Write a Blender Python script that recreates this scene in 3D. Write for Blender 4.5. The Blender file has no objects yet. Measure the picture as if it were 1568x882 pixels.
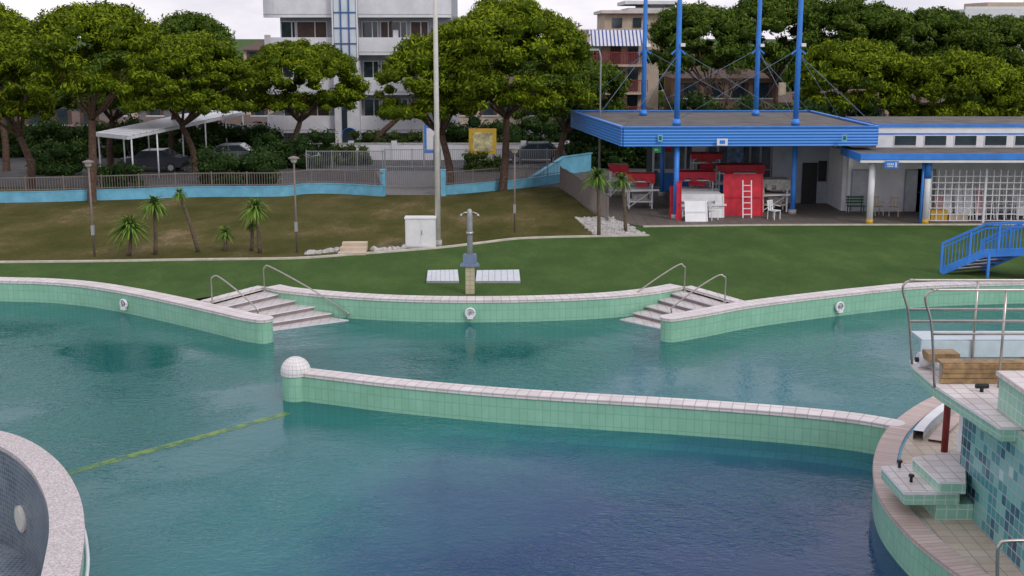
import bpy,math,random
import numpy as np
from mathutils import Vector,Matrix
random.seed(7); rng=np.random.default_rng(7)
R=random.uniform
# ---------------------------------------------------------------- camera survey
F=1900.;CH=9.;VH=50.
th=math.atan((441-VH)/F)
CAM=Vector((0,0,CH))
def ray(u,v):
    a=u-784;b=441-v
    return Vector((a,F*math.cos(th)+b*math.sin(th),-F*math.sin(th)+b*math.cos(th)))
def G(u,v,z=0.):
    d=ray(u,v);return CAM+d*((z-CH)/d.z)
def D(u,v,y):
    d=ray(u,v);return CAM+d*(y/d.y)
def ppm(u,v,y):
    return (D(u+1,v,y)-D(u,v,y)).x
def PR(p):
    q=Vector(p)-CAM;f=Vector((0,math.cos(th),-math.sin(th)));up=Vector((0,math.sin(th),math.cos(th)))
    d=q.dot(f);return 784+F*q.x/d,441-F*q.dot(up)/d
# ---------------------------------------------------------------- materials
MATS={}
def nt_new(name):
    m=bpy.data.materials.new(name);m.use_nodes=True
    nt=m.node_tree;b=nt.nodes['Principled BSDF'];return m,nt,b
def mat(name,col,rough=.6,var=.18,scale=3.,metal=0.,bump=0.,bscale=30.,col2=None,spec=.4,detail=6):
    if name in MATS:return MATS[name]
    m,nt,b=nt_new(name);N=nt.nodes;L=nt.links
    tc=N.new('ShaderNodeTexCoord')
    n=N.new('ShaderNodeTexNoise');n.inputs['Scale'].default_value=scale;n.inputs['Detail'].default_value=detail;n.inputs['Roughness'].default_value=.65
    L.new(tc.outputs['Object'],n.inputs['Vector'])
    r=N.new('ShaderNodeValToRGB')
    c2=col2 or tuple(min(1,c*(1+var)) for c in col)
    c1=col if col2 else tuple(c*(1-var) for c in col)
    r.color_ramp.elements[0].color=(*c1,1);r.color_ramp.elements[1].color=(*c2,1)
    r.color_ramp.elements[0].position=.35;r.color_ramp.elements[1].position=.65
    L.new(n.outputs['Fac'],r.inputs['Fac']);L.new(r.outputs['Color'],b.inputs['Base Color'])
    b.inputs['Roughness'].default_value=rough;b.inputs['Metallic'].default_value=metal
    b.inputs['Specular IOR Level'].default_value=spec
    if bump:
        n2=N.new('ShaderNodeTexNoise');n2.inputs['Scale'].default_value=bscale;n2.inputs['Detail'].default_value=4
        L.new(tc.outputs['Object'],n2.inputs['Vector'])
        bp=N.new('ShaderNodeBump');bp.inputs['Strength'].default_value=bump;bp.inputs['Distance'].default_value=.05
        L.new(n2.outputs['Fac'],bp.inputs['Height']);L.new(bp.outputs['Normal'],b.inputs['Normal'])
    MATS[name]=m;return m
def tile(name,c1,c2,grout,w,h,mort=.012,rough=.25,offset=0.,spec=.5,stain=None):
    if name in MATS:return MATS[name]
    m,nt,b=nt_new(name);N=nt.nodes;L=nt.links
    uv=N.new('ShaderNodeUVMap');uv.uv_map='UVMap'
    br=N.new('ShaderNodeTexBrick');br.offset=offset;br.squash=1
    br.inputs['Scale'].default_value=1;br.inputs['Brick Width'].default_value=w;br.inputs['Row Height'].default_value=h
    br.inputs['Mortar Size'].default_value=mort;br.inputs['Mortar Smooth'].default_value=.2
    br.inputs['Color1'].default_value=(*c1,1);br.inputs['Color2'].default_value=(*c2,1);br.inputs['Mortar'].default_value=(*grout,1)
    L.new(uv.outputs['UV'],br.inputs['Vector'])
    n=N.new('ShaderNodeTexNoise');n.inputs['Scale'].default_value=1.3;n.inputs['Detail'].default_value=8;n.inputs['Roughness'].default_value=.7
    L.new(uv.outputs['UV'],n.inputs['Vector'])
    mx=N.new('ShaderNodeMix');mx.data_type='RGBA';mx.blend_type='MULTIPLY'
    mr=N.new('ShaderNodeMapRange');mr.inputs[1].default_value=.4;mr.inputs[2].default_value=.75;mr.inputs[3].default_value=0;mr.inputs[4].default_value=.75
    L.new(n.outputs['Fac'],mr.inputs[0]);L.new(mr.outputs[0],mx.inputs[0])
    L.new(br.outputs['Color'],mx.inputs[6]);s=stain or (.74,.78,.7);mx.inputs[7].default_value=(*s,1)
    L.new(mx.outputs[2],b.inputs['Base Color'])
    b.inputs['Roughness'].default_value=rough;b.inputs['Specular IOR Level'].default_value=spec
    bp=N.new('ShaderNodeBump');bp.inputs['Strength'].default_value=.4;bp.inputs['Distance'].default_value=.01;bp.invert=True
    L.new(br.outputs['Fac'],bp.inputs['Height']);L.new(bp.outputs['Normal'],b.inputs['Normal'])
    MATS[name]=m;return m
def mosaic(name,stops,size,rough=.3,grout=(.35,.4,.4)):
    if name in MATS:return MATS[name]
    m,nt,b=nt_new(name);N=nt.nodes;L=nt.links
    uv=N.new('ShaderNodeUVMap');uv.uv_map='UVMap'
    sn=N.new('ShaderNodeVectorMath');sn.operation='SNAP';sn.inputs[1].default_value=(size,size,size)
    L.new(uv.outputs['UV'],sn.inputs[0])
    wn=N.new('ShaderNodeTexWhiteNoise');wn.noise_dimensions='2D';L.new(sn.outputs[0],wn.inputs['Vector'])
    ns=N.new('ShaderNodeTexNoise');ns.inputs['Scale'].default_value=1.1;L.new(sn.outputs[0],ns.inputs['Vector'])
    ad=N.new('ShaderNodeMath');ad.operation='MULTIPLY_ADD';ad.inputs[1].default_value=.35
    mm=N.new('ShaderNodeMapRange');mm.inputs[1].default_value=.3;mm.inputs[2].default_value=.7;mm.inputs[3].default_value=0;mm.inputs[4].default_value=.65
    L.new(ns.outputs['Fac'],mm.inputs[0])
    L.new(wn.outputs['Value'],ad.inputs[0]);L.new(mm.outputs[0],ad.inputs[2])
    r=N.new('ShaderNodeValToRGB');r.color_ramp.interpolation='CONSTANT'
    el=r.color_ramp.elements
    el[0].position=0;el[0].color=(*stops[0][1],1);el[1].position=stops[1][0];el[1].color=(*stops[1][1],1)
    for p,c in stops[2:]:
        e=el.new(min(p,1));e.color=(*c,1)
    L.new(ad.outputs[0],r.inputs['Fac'])
    br=N.new('ShaderNodeTexBrick');br.offset=0;br.inputs['Scale'].default_value=1;br.inputs['Brick Width'].default_value=size;br.inputs['Row Height'].default_value=size;br.inputs['Mortar Size'].default_value=size*.06
    L.new(uv.outputs['UV'],br.inputs['Vector'])
    mx=N.new('ShaderNodeMix');mx.data_type='RGBA';L.new(br.outputs['Fac'],mx.inputs[0]);L.new(r.outputs['Color'],mx.inputs[6]);mx.inputs[7].default_value=(*grout,1)
    L.new(mx.outputs[2],b.inputs['Base Color']);b.inputs['Roughness'].default_value=rough
    MATS[name]=m;return m
def ribbed(name,col,axis,freq,rough=.4,bump=.6):
    if name in MATS:return MATS[name]
    m,nt,b=nt_new(name);N=nt.nodes;L=nt.links
    uv=N.new('ShaderNodeUVMap');uv.uv_map='UVMap'
    w=N.new('ShaderNodeTexWave');w.bands_direction=axis;w.inputs['Scale'].default_value=freq;w.inputs['Distortion'].default_value=0
    L.new(uv.outputs['UV'],w.inputs['Vector'])
    bp=N.new('ShaderNodeBump');bp.inputs['Strength'].default_value=bump;bp.inputs['Distance'].default_value=.04
    L.new(w.outputs['Fac'],bp.inputs['Height']);L.new(bp.outputs['Normal'],b.inputs['Normal'])
    r=N.new('ShaderNodeValToRGB');r.color_ramp.elements[0].color=(*[c*.6 for c in col],1);r.color_ramp.elements[1].color=(*col,1);r.color_ramp.elements[1].position=.35
    L.new(w.outputs['Fac'],r.inputs['Fac']);L.new(r.outputs['Color'],b.inputs['Base Color'])
    b.inputs['Roughness'].default_value=rough
    MATS[name]=m;return m
def foliage(name,dark,mid,light):
    if name in MATS:return MATS[name]
    m,nt,b=nt_new(name);N=nt.nodes;L=nt.links
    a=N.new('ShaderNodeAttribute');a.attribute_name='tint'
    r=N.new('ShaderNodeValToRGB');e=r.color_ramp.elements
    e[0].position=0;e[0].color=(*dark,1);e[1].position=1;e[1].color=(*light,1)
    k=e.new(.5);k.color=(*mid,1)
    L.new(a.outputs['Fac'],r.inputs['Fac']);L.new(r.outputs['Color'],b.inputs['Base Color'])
    b.inputs['Roughness'].default_value=.7;b.inputs['Specular IOR Level'].default_value=.06
    MATS[name]=m;return m
white=mat('white_paint',(.74,.74,.75),.5,.06,2)
white2=mat('white_render',(.68,.68,.71),.8,.08,1.2)
mint=tile('mint_tile',(.25,.50,.36),(.28,.53,.385),(.19,.41,.30),.2,.33,.009)
mintp=tile('mint_tile_small',(.27,.53,.40),(.30,.57,.43),(.55,.62,.58),.2,.2,.012)
coping=tile('coping_tile',(.66,.61,.60),(.76,.71,.70),(.44,.39,.39),.3,.34,.014,.5,stain=(.78,.72,.66))
brickcop=tile('pink_brick_coping',(.50,.37,.34),(.60,.48,.44),(.38,.31,.29),.14,.6,.014,.6)
steel=mat('stainless_steel',(.46,.42,.38),.3,.1,5,metal=.85)
galv=mat('galvanised_steel',(.34,.35,.36),.5,.1,5,metal=.3)
greyfence=mat('fence_grey_paint',(.19,.16,.145),.55,.1,4)
blue=mat('blue_paint',(.045,.22,.68),.4,.12,2)
lblue=mat('light_blue_wall_paint',(.15,.42,.58),.7,.15,1.5)
red=mat('red_cover',(.56,.015,.035),.5,.25,2)
dark=mat('dark_interior',(.018,.018,.02),.6,.3,2)
darkglass=mat('window_glass',(.03,.045,.055),.08,.3,1.,spec=.8)
skyglass=mat('stair_glass',(.42,.50,.55),.1,.15,1.,spec=.8)
asphalt=mat('asphalt',(.085,.083,.085),.9,.25,1.2,bump=.2)
paving=tile('paving',(.13,.11,.095),(.16,.135,.12),(.08,.07,.06),.5,.5,.02,.7)
bark=mat('pine_bark',(.10,.06,.042),.9,.5,9,bump=.8,bscale=12)
beige=mat('beige_render',(.50,.41,.31),.85,.12,1.5)
beige2=mat('ochre_render',(.33,.24,.16),.85,.12,1.5)
brownroof=mat('roof_tiles_brown',(.10,.065,.05),.85,.3,6,bump=.4)
roofgrey=mat('roof_membrane',(.115,.105,.095),.85,.3,.9,bump=.15)
yellow=mat('yellow_paint',(.6,.36,.03),.5,.15,3)
wood=mat('teak_wood',(.30,.19,.09),.6,.35,6)
black=mat('black_rubber',(.015,.015,.015),.6,.2,5)
stone=mat('white_stone',(.42,.40,.38),.85,.3,6,bump=.3)
curbm=mat('curb_stone',(.52,.48,.40),.8,.15,3)
darkgrn=mat('green_metal',(.03,.09,.05),.5,.2,3)
shutter=mat('brown_shutter',(.09,.055,.045),.6,.2,3)
# ---------------------------------------------------------------- mesh helper
class M:
    def __init__(s):
        s.v=[];s.f=[];s.m=[];s.uv=[];s.sm=[];s.mats=[]
    def mi(s,mt):
        if mt not in s.mats:s.mats.append(mt)
        return s.mats.index(mt)
    def face(s,pts,mt,uv=None):
        o=len(s.v);s.v+= [tuple(p) for p in pts];s.f.append(tuple(range(o,o+len(pts))));s.m.append(s.mi(mt));s.uv.append(uv);s.sm.append(False)
    def box(s,a,b,mt,top=None):
        x0,x1=sorted((a[0],b[0]));y0,y1=sorted((a[1],b[1]));z0,z1=sorted((a[2],b[2]))
        s.prism([(x0,y0),(x1,y0),(x1,y1),(x0,y1)],z0,z1,mt,top)
    def obox(s,c,size,rot,mt,top=None):
        cx,cy,cz=c;w,d,h=size;cr,sr=math.cos(rot),math.sin(rot)
        P=[(cx+x*cr-y*sr,cy+x*sr+y*cr) for x,y in((-w/2,-d/2),(w/2,-d/2),(w/2,d/2),(-w/2,d/2))]
        s.prism(P,cz-h/2,cz+h/2,mt,top)
    def prism(s,P,z0,z1,mt,top=None,bottom=True):
        n=len(P);ar=sum(P[i][0]*P[(i+1)%n][1]-P[(i+1)%n][0]*P[i][1] for i in range(n))
        if ar<0:P=P[::-1]
        s.face([(p[0],p[1],z1) for p in P],top or mt)
        if bottom:s.face([(p[0],p[1],z0) for p in P[::-1]],mt)
        acc=0
        for i in range(n):
            a=P[i];b=P[(i+1)%n];l=math.hypot(b[0]-a[0],b[1]-a[1])
            s.face([(a[0],a[1],z0),(b[0],b[1],z0),(b[0],b[1],z1),(a[0],a[1],z1)],mt,[(acc,z0),(acc+l,z0),(acc+l,z1),(acc,z1)]);acc+=l
    def beam(s,a,b,w,h,mt):
        a=Vector(a);b=Vector(b);d=(b-a).normalized()
        up=Vector((0,0,1)) if abs(d.z)<.95 else Vector((0,1,0))
        x=d.cross(up).normalized()*w/2;y=x.cross(d).normalized()*h/2
        A=[a-x-y,a+x-y,a+x+y,a-x+y];B=[p+(b-a) for p in A]
        for i in range(4):
            j=(i+1)%4;s.face([A[i],A[j],B[j],B[i]],mt)
        s.face(A[::-1],mt);s.face(B,mt)
    def tube(s,pts,r,mt,n=8,cap=True):
        pts=[Vector(p) for p in pts]
        if not hasattr(r,'__len__'):r=[r]*len(pts)
        o=len(s.v);k=s.mi(mt);prev=None
        for i,p in enumerate(pts):
            d=(pts[min(i+1,len(pts)-1)]-pts[max(i-1,0)]).normalized()
            if prev is None:
                up=Vector((0,0,1)) if abs(d.z)<.9 else Vector((1,0,0))
                x=d.cross(up).normalized()
            else: x=(prev-d*prev.dot(d)).normalized()
            prev=x;y=d.cross(x)
            for j in range(n):
                a=2*math.pi*j/n;q=p+(x*math.cos(a)+y*math.sin(a))*r[i];s.v.append(tuple(q))
        for i in range(len(pts)-1):
            for j in range(n):
                j2=(j+1)%n
                s.f.append((o+i*n+j,o+i*n+j2,o+(i+1)*n+j2,o+(i+1)*n+j));s.m.append(k);s.uv.append(None);s.sm.append(True)
        if cap:
            s.f.append(tuple(o+j for j in range(n))[::-1]);s.m.append(k);s.uv.append(None);s.sm.append(False)
            e=o+(len(pts)-1)*n;s.f.append(tuple(e+j for j in range(n)));s.m.append(k);s.uv.append(None);s.sm.append(False)
    def data(s,name,off=Vector((0,0,0))):
        me=bpy.data.meshes.new(name)
        me.from_pydata([(x-off.x,y-off.y,z-off.z) for x,y,z in s.v],[],s.f)
        for mt in s.mats:me.materials.append(mt)
        ul=me.uv_layers.new(name='UVMap')
        buf=np.zeros(len(me.loops)*2,dtype=np.float32);li=0
        V=s.v
        for fi,f in enumerate(s.f):
            uv=s.uv[fi]
            if uv is None:
                p0,p1,p2=V[f[0]],V[f[1]],V[f[2]]
                nx=abs((p1[1]-p0[1])*(p2[2]-p0[2])-(p1[2]-p0[2])*(p2[1]-p0[1]))
                ny=abs((p1[2]-p0[2])*(p2[0]-p0[0])-(p1[0]-p0[0])*(p2[2]-p0[2]))
                nz=abs((p1[0]-p0[0])*(p2[1]-p0[1])-(p1[1]-p0[1])*(p2[0]-p0[0]))
                if nz>=nx and nz>=ny:uv=[(V[i][0],V[i][1]) for i in f]
                elif nx>ny:uv=[(V[i][1],V[i][2]) for i in f]
                else:uv=[(V[i][0],V[i][2]) for i in f]
            for q in uv:
                buf[li]=q[0];buf[li+1]=q[1];li+=2
        ul.data.foreach_set('uv',buf)
        me.polygons.foreach_set('material_index',s.m)
        me.polygons.foreach_set('use_smooth',s.sm)
        me.update();return me
SC=bpy.context.scene
def link(o):SC.collection.objects.link(o);return o
class O:
    def __init__(s,name):s.name=name;s.parts={};s.extra=[]
    def __getitem__(s,k):
        if k not in s.parts:s.parts[k]=M()
        return s.parts[k]
    def done(s):
        allv=[v for p in s.parts.values() for v in p.v]
        a=np.array(allv) if allv else np.zeros((1,3))
        c=Vector((float((a[:,0].min()+a[:,0].max())/2),float((a[:,1].min()+a[:,1].max())/2),float(a[:,2].min())))
        if len(s.parts)==1 and not s.extra:
            ob=bpy.data.objects.new(s.name,list(s.parts.values())[0].data(s.name,c));ob.location=c;return link(ob)
        e=bpy.data.objects.new(s.name,None);e.empty_display_size=.3;e.location=c;link(e)
        for k,p in s.parts.items():
            if not p.f: continue
            ob=bpy.data.objects.new(k,p.data(k,c));link(ob);ob.parent=e
        for ob in s.extra:
            ob.location=ob.location-c;ob.parent=e
        return e
def cat(P,n=8):
    P=[Vector(p) for p in P];out=[]
    Q=[P[0]*2-P[1]]+P+[P[-1]*2-P[-2]]
    for i in range(1,len(Q)-2):
        p0,p1,p2,p3=Q[i-1:i+3]
        for k in range(n):
            t=k/n
            out.append(.5*((2*p1)+(p2-p0)*t+(2*p0-5*p1+4*p2-p3)*t*t+(3*p1-p0-3*p2+p3)*t**3))
    out.append(P[-1]);return out
def offs(P,d):
    out=[]
    for i,p in enumerate(P):
        t=(P[min(i+1,len(P)-1)]-P[max(i-1,0)]);t.z=0;t.normalize()
        out.append(Vector((p.x-t.y*d,p.y+t.x*d,p.z)))
    return out
def ribbon(m,P,thick,z0,z1,side_m,top_m,inner_m=None,cap_end=False,cap_start=False,lead=0.):
    P=[Vector((p.x,p.y,0)) for p in P]
    A=offs(P,lead*-1 if thick>0 else lead);B=offs(P,thick+(lead if thick>0 else -lead))
    inner_m=inner_m or side_m
    acc=0
    for i in range(len(A)-1):
        l=(A[i+1]-A[i]).length
        a,b,c,d=A[i],A[i+1],B[i+1],B[i]
        w=abs(thick)
        def q(p,z):return (p.x,p.y,z)
        m.face([q(a,z1),q(b,z1),q(c,z1),q(d,z1)],top_m,[(acc,0),(acc+l,0),(acc+l,w),(acc,w)])
        m.face([q(a,z0),q(b,z0),q(b,z1),q(a,z1)],side_m,[(acc,z0),(acc+l,z0),(acc+l,z1),(acc,z1)])
        m.face([q(c,z0),q(d,z0),q(d,z1),q(c,z1)],inner_m,[(acc+l,z0),(acc,z0),(acc,z1),(acc+l,z1)])
        acc+=l
    def cap(a,b,outdir):
        c=(a+b)/2;r=(a-c).length;e=(a-c).normalized();n=14;pts=[]
        for k in range(n+1):
            an=math.pi*k/n
            pts.append(c+e*r*math.cos(an)+outdir*r*math.sin(an))
        s=0
        for k in range(n):
            p,q2=pts[k],pts[k+1];l=(q2-p).length
            m.face([(p.x,p.y,z0),(q2.x,q2.y,z0),(q2.x,q2.y,z1),(p.x,p.y,z1)],side_m,[(s,z0),(s+l,z0),(s+l,z1),(s,z1)]);s+=l
            m.face([(c.x,c.y,z1),(p.x,p.y,z1),(q2.x,q2.y,z1)],top_m,[(0,0.1),(.2,.3),(.25,.3)])
    if cap_end:cap(A[-1],B[-1],(P[-1]-P[-2]).normalized())
    if cap_start:cap(A[0],B[0],(P[0]-P[1]).normalized())
# ---------------------------------------------------------------- foliage
def cubesphere():
    qs=[]
    g=[-1,0,1]
    for ax in range(3):
        for sg in (-1,1):
            for i in range(2):
                for j in range(2):
                    q=[]
                    for a,b in((g[i],g[j]),(g[i+1],g[j]),(g[i+1],g[j+1]),(g[i],g[j+1])):
                        v=[0,0,0];v[ax]=sg;v[(ax+1)%3]=a;v[(ax+2)%3]=b
                        v=np.array(v,float);q.append(v/np.linalg.norm(v))
                    qs.append(q)
    return np.array(qs)
CS=cubesphere()
def quads_obj(name,Q,tint,mt,off):
    Q=Q-np.array(off)
    n=len(Q);me=bpy.data.meshes.new(name)
    me.vertices.add(4*n);me.loops.add(4*n);me.polygons.add(n)
    me.vertices.foreach_set('co',Q.reshape(-1).astype(np.float32))
    me.loops.foreach_set('vertex_index',np.arange(4*n,dtype=np.int32))
    me.polygons.foreach_set('loop_start',np.arange(0,4*n,4,dtype=np.int32))
    try: me.polygons.foreach_set('loop_total',np.full(n,4,dtype=np.int32))
    except Exception: pass
    me.update(calc_edges=True)
    at=me.attributes.new('tint','FLOAT','POINT');at.data.foreach_set('value',np.repeat(tint,4).astype(np.float32))
    me.materials.append(mt)
    ob=bpy.data.objects.new(name,me);ob.location=off;return link(ob)
def puff_quads(C,Rr,squash=.8,leaf=.2,dens=30,jit=.6,core=.78):
    Qs=[];T=[]
    for c,r in zip(C,Rr):
        n=int(4*math.pi*r*r*dens)
        d=rng.normal(size=(n,3));d/=np.linalg.norm(d,axis=1)[:,None]
        d[:,2]=np.where((d[:,2]<-.2)&(rng.uniform(size=n)<.6),-d[:,2],d[:,2])
        rad=r*rng.uniform(.74,1.2,n)*(1+.14*np.sin(d[:,0]*7+c[0]*3)*np.cos(d[:,1]*6+c[1]))
        p=c+d*rad[:,None]*np.array([1,1,squash])
        nn=d+rng.normal(size=(n,3))*jit;nn/=np.linalg.norm(nn,axis=1)[:,None]
        t=np.cross(nn,rng.normal(size=(n,3)));t/=np.linalg.norm(t,axis=1)[:,None]
        b=np.cross(nn,t)
        s=leaf*rng.uniform(.5,1.25,n)[:,None]
        q=np.stack([p-t*s*.85,p-b*s*.30,p+t*s*.85,p+b*s*.30],1)
        Qs.append(q)
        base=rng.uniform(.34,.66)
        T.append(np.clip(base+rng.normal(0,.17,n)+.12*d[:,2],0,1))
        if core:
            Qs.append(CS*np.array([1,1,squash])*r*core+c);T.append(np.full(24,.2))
    return np.concatenate(Qs),np.concatenate(T)
pineA=foliage('pine_foliage',(.016,.032,.004),(.100,.150,.007),(.25,.30,.012))
pineB=foliage('pine_foliage_dark',(.010,.022,.005),(.060,.105,.012),(.13,.18,.022))
shrubm=foliage('shrub_foliage',(.008,.017,.005),(.028,.06,.014),(.07,.115,.028))
hedgem=foliage('hedge_foliage',(.012,.024,.006),(.055,.09,.018),(.12,.165,.035))
def pine(base,crown,mt=pineA,pr=.62,dens=33,lean=0,fork=None,leaf=.17,ydep=.85,bend=0.):
    ub,vb=base;u0,u1,vt,vbm=crown
    B=G(ub,vb);y=B.y
    uc=(u0+u1)/2
    top=D(uc,vt,y).z;bot=D(uc,vbm,y).z;cx=D(uc,(vt+vbm)/2,y).x;rx=(u1-u0)/2*ppm(uc,vt,y)
    H=top-bot;C=[];Rr=[]
    ryy=rx*ydep
    area=math.pi*rx*ryy
    n=int(area/(pr*pr)*.95)+10
    ga=2.399963
    lob=[R(0,6.28) for _ in range(3)]
    def edge(a):return 1+.08*math.sin(3*a+lob[0])+.05*math.sin(5*a+lob[1])
    def dome(rho):return bot+H*.30+(H*.70-pr*.6)*math.sqrt(max(0,1-rho**2.2))
    def low(rho):return bot+pr*.35+H*.16*(1-rho)
    for i in range(n):
        rho=math.sqrt((i+.5)/n)*.95;a=i*ga+R(-.2,.2)
        if R(0,1)<.05:continue
        zz=dome(rho)+R(-.25,.22)+.22*math.sin(a*2+rho*6+lob[2])
        C.append((cx+rx*rho*edge(a)*math.cos(a),y+ryy*rho*edge(a)*math.sin(a),zz));Rr.append(pr*R(.5,1.3))
    n2=int(n*.5)
    for i in range(n2):
        rho=math.sqrt((i+.5)/n2)*.95;a=i*ga+1+R(-.3,.3)
        if R(0,1)<.15 :continue
        zz=low(rho)+R(-.12,.3)
        C.append((cx+rx*rho*math.cos(a),y+ryy*rho*math.sin(a),zz));Rr.append(pr*R(.45,.9))
    per=2*math.pi*rx
    n3=int(per/pr*max(1,H*.45/pr)*.5)
    for i in range(n3):
        rho=R(.78,1.03);a=R(0,2*math.pi);lo,hi=low(rho),dome(min(rho,1)*.93)
        zz=lo+(hi-lo)*R(0,1)
        C.append((cx+rx*rho*edge(a)*math.cos(a),y+ryy*rho*edge(a)*math.sin(a),zz));Rr.append(pr*R(.45,1.1))
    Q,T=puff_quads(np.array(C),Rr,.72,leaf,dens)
    t=O('pine_tree');m=t['trunk']
    fz=bot*(fork or .78)
    fk=Vector((B.x+(cx-B.x)*.45+lean,y,fz))
    r0=.25 if H>4 else .19
    mid=Vector((B.x*.6+fk.x*.4+R(-.15,.15)+bend,y+R(-.1,.1),fz*.5))
    m.tube(cat([(B.x,y,-.1),(B.x+R(-.03,.03),y,.4),mid,fk],4),[r0*1.3,r0*1.15,r0*1.05]+[r0*(1-.03*k) for k in range(10)],bark,9)
    for k in range(9):
        a=2*math.pi*k/9+R(-.3,.3);rr=R(.3,.65)
        e=Vector((cx+rx*rr*math.cos(a),y+ryy*rr*math.sin(a),bot+H*R(.15,.35)))
        s=fk if k%2 else fk+Vector((0,0,R(0,.3)))
        md=(s+e)/2+Vector((0,0,-.06*H*R(0,1)))
        pts=cat([s,md,e],4);m.tube(pts,[r0*.44*(1-.085*q) for q in range(len(pts))],bark,6)
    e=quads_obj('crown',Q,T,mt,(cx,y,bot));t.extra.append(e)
    return t.done()
def shrub(name,C,Rr,mt=shrubm,leaf=.14,dens=40,squash=.85):
    Q,T=puff_quads(np.array([tuple(c) for c in C]),Rr,squash,leaf,dens)
    c=C[len(C)//2]
    ob=quads_obj(name,Q,T,mt,(c[0],c[1],0));return ob
def hedge(name,p0,p1,h,r,mt=hedgem,leaf=.15,dens=26,wild=.2):
    p0=Vector(p0);p1=Vector(p1);L=(p1-p0).length;n=max(2,int(L/(r*1.1)));C=[];Rr=[]
    k=max(1,int(math.ceil(h/(r*1.3))))
    for i in range(n+1):
        hh=h*R(.75,1.1)
        for j in range(k):
            p=p0.lerp(p1,i/n);z=(j+.6)*hh/k*R(1-wild,1+wild*.5)
            C.append((p.x+R(-.2,.2),p.y+R(-.3,.3)*r*2,z));Rr.append(r*R(.75,1.2))
    return shrub(name,C,Rr,mt,leaf,dens)
# ---------------------------------------------------------------- ground & pool geometry
WZ=-.75
left_edge=cat([G(u,v) for u,v in((-420,424),(-200,426),(0,431),(60,432.5),(120,437),(180,446),(250,460),(330,478),(368,487),(392,491))],6)
mid_edge=cat([G(u,v) for u,v in((407,441),(440,447),(530,455),(620,459.5),(720,461),(830,459.5),(930,455),(1000,448),(1046,440))],5)
right_edge=cat([G(u,v) for u,v in((1036,489),(1080,482),(1150,469),(1250,456),(1350,445),(1420,439),(1568,434),(1750,432),(2000,430))],6)
def near(poly,u,v):
    p=G(u,v);return min(range(len(poly)),key=lambda i:(poly[i]-p).length)
iL=near(left_edge,255,461);iR=near(right_edge,1170,466)
holeP=[p.xy for p in left_edge[:iL+1]]+[G(290,459).xy]+[p.xy for p in mid_edge]+[G(1150,464).xy]+[p.xy for p in right_edge[iR:]]
xr=holeP[-1].x;xl=holeP[0].x
holeP=holeP+[Vector((xr,7)),Vector((xl,7))]
import bmesh
def fill(name,outer,inner,z,mt):
    bm=bmesh.new()
    for loop in (outer,inner):
        if not loop:continue
        vs=[bm.verts.new((p[0],p[1],z)) for p in loop]
        for i in range(len(vs)):bm.edges.new((vs[i],vs[(i+1)%len(vs)]))
    bmesh.ops.triangle_fill(bm,edges=bm.edges[:],use_beauty=True,use_dissolve=False)
    uvl=bm.loops.layers.uv.new('UVMap')
    for f in bm.faces:
        f.normal_update()
        if f.normal.z<0:f.normal_flip()
        for l in f.loops:l[uvl].uv=(l.vert.co.x,l.vert.co.y)
    me=bpy.data.meshes.new(name);bm.to_mesh(me);bm.free();me.materials.append(mt)
    return link(bpy.data.objects.new(name,me))
def grass_mat(name,stops,s1,k2,mapy=1.,bump=.6):
    m,nt,b=nt_new(name);N=nt.nodes;L=nt.links
    tc=N.new('ShaderNodeTexCoord')
    mp=N.new('ShaderNodeMapping');mp.inputs['Scale'].default_value=(1,mapy,1);L.new(tc.outputs['Object'],mp.inputs['Vector'])
    n=N.new('ShaderNodeTexNoise');n.inputs['Scale'].default_value=s1;n.inputs['Detail'].default_value=10;n.inputs['Roughness'].default_value=.72
    L.new(mp.outputs[0],n.inputs['Vector'])
    r=N.new('ShaderNodeValToRGB');e=r.color_ramp.elements
    e[0].position=stops[0][0];e[0].color=(*stops[0][1],1);e[1].position=stops[-1][0];e[1].color=(*stops[-1][1],1)
    for p,cc in stops[1:-1]:
        k=e.new(p);k.color=(*cc,1)
    n2=N.new('ShaderNodeTexNoise');n2.inputs['Scale'].default_value=7;n2.inputs['Detail'].default_value=8;n2.inputs['Roughness'].default_value=.8;L.new(tc.outputs['Object'],n2.inputs['Vector'])
    ad=N.new('ShaderNodeMath');ad.operation='MULTIPLY_ADD';ad.inputs[1].default_value=k2;L.new(n2.outputs['Fac'],ad.inputs[0])
    sb=N.new('ShaderNodeMath');sb.operation='SUBTRACT';sb.inputs[1].default_value=k2/2;L.new(n.outputs['Fac'],sb.inputs[0]);L.new(sb.outputs[0],ad.inputs[2])
    L.new(ad.outputs[0],r.inputs['Fac']);L.new(r.outputs['Color'],b.inputs['Base Color']);b.inputs['Roughness'].default_value=.95;b.inputs['Specular IOR Level'].default_value=.05
    bp=N.new('ShaderNodeBump');bp.inputs['Strength'].default_value=bump;bp.inputs['Distance'].default_value=.06;L.new(n2.outputs['Fac'],bp.inputs['Height']);L.new(bp.outputs['Normal'],b.inputs['Normal'])
    return m
turf=grass_mat('artificial_turf',[(.3,(.042,.082,.023)),(.5,(.058,.106,.030)),(.7,(.088,.138,.040))],.5,.7,.5,.4)
fill('ground',[(-900,-60),(900,-60),(900,1800),(-900,1800)],holeP,0,turf)
lawn=grass_mat('dry_lawn',[(.30,(.050,.056,.014)),(.46,(.078,.076,.022)),(.58,(.120,.100,.040)),(.70,(.24,.18,.105))],.28,.7,.55,.7)
curb_pts=cat([G(u,v) for u,v in((-400,410),(-100,404),(0,403),(150,401.5),(300,399),(450,397),(540,391),(620,385),(680,380),(740,373),(790,367),(850,364.5),(920,363),(993,361.5))],5)
front=[p.xy for p in curb_pts]
back=[G(u,v).xy for u,v in((880,334),(918,335),(905,312),(880,292),(858,279),(858,262),(-400,262))]
fill('lawn',front+back,None,.004,lawn)
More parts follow.
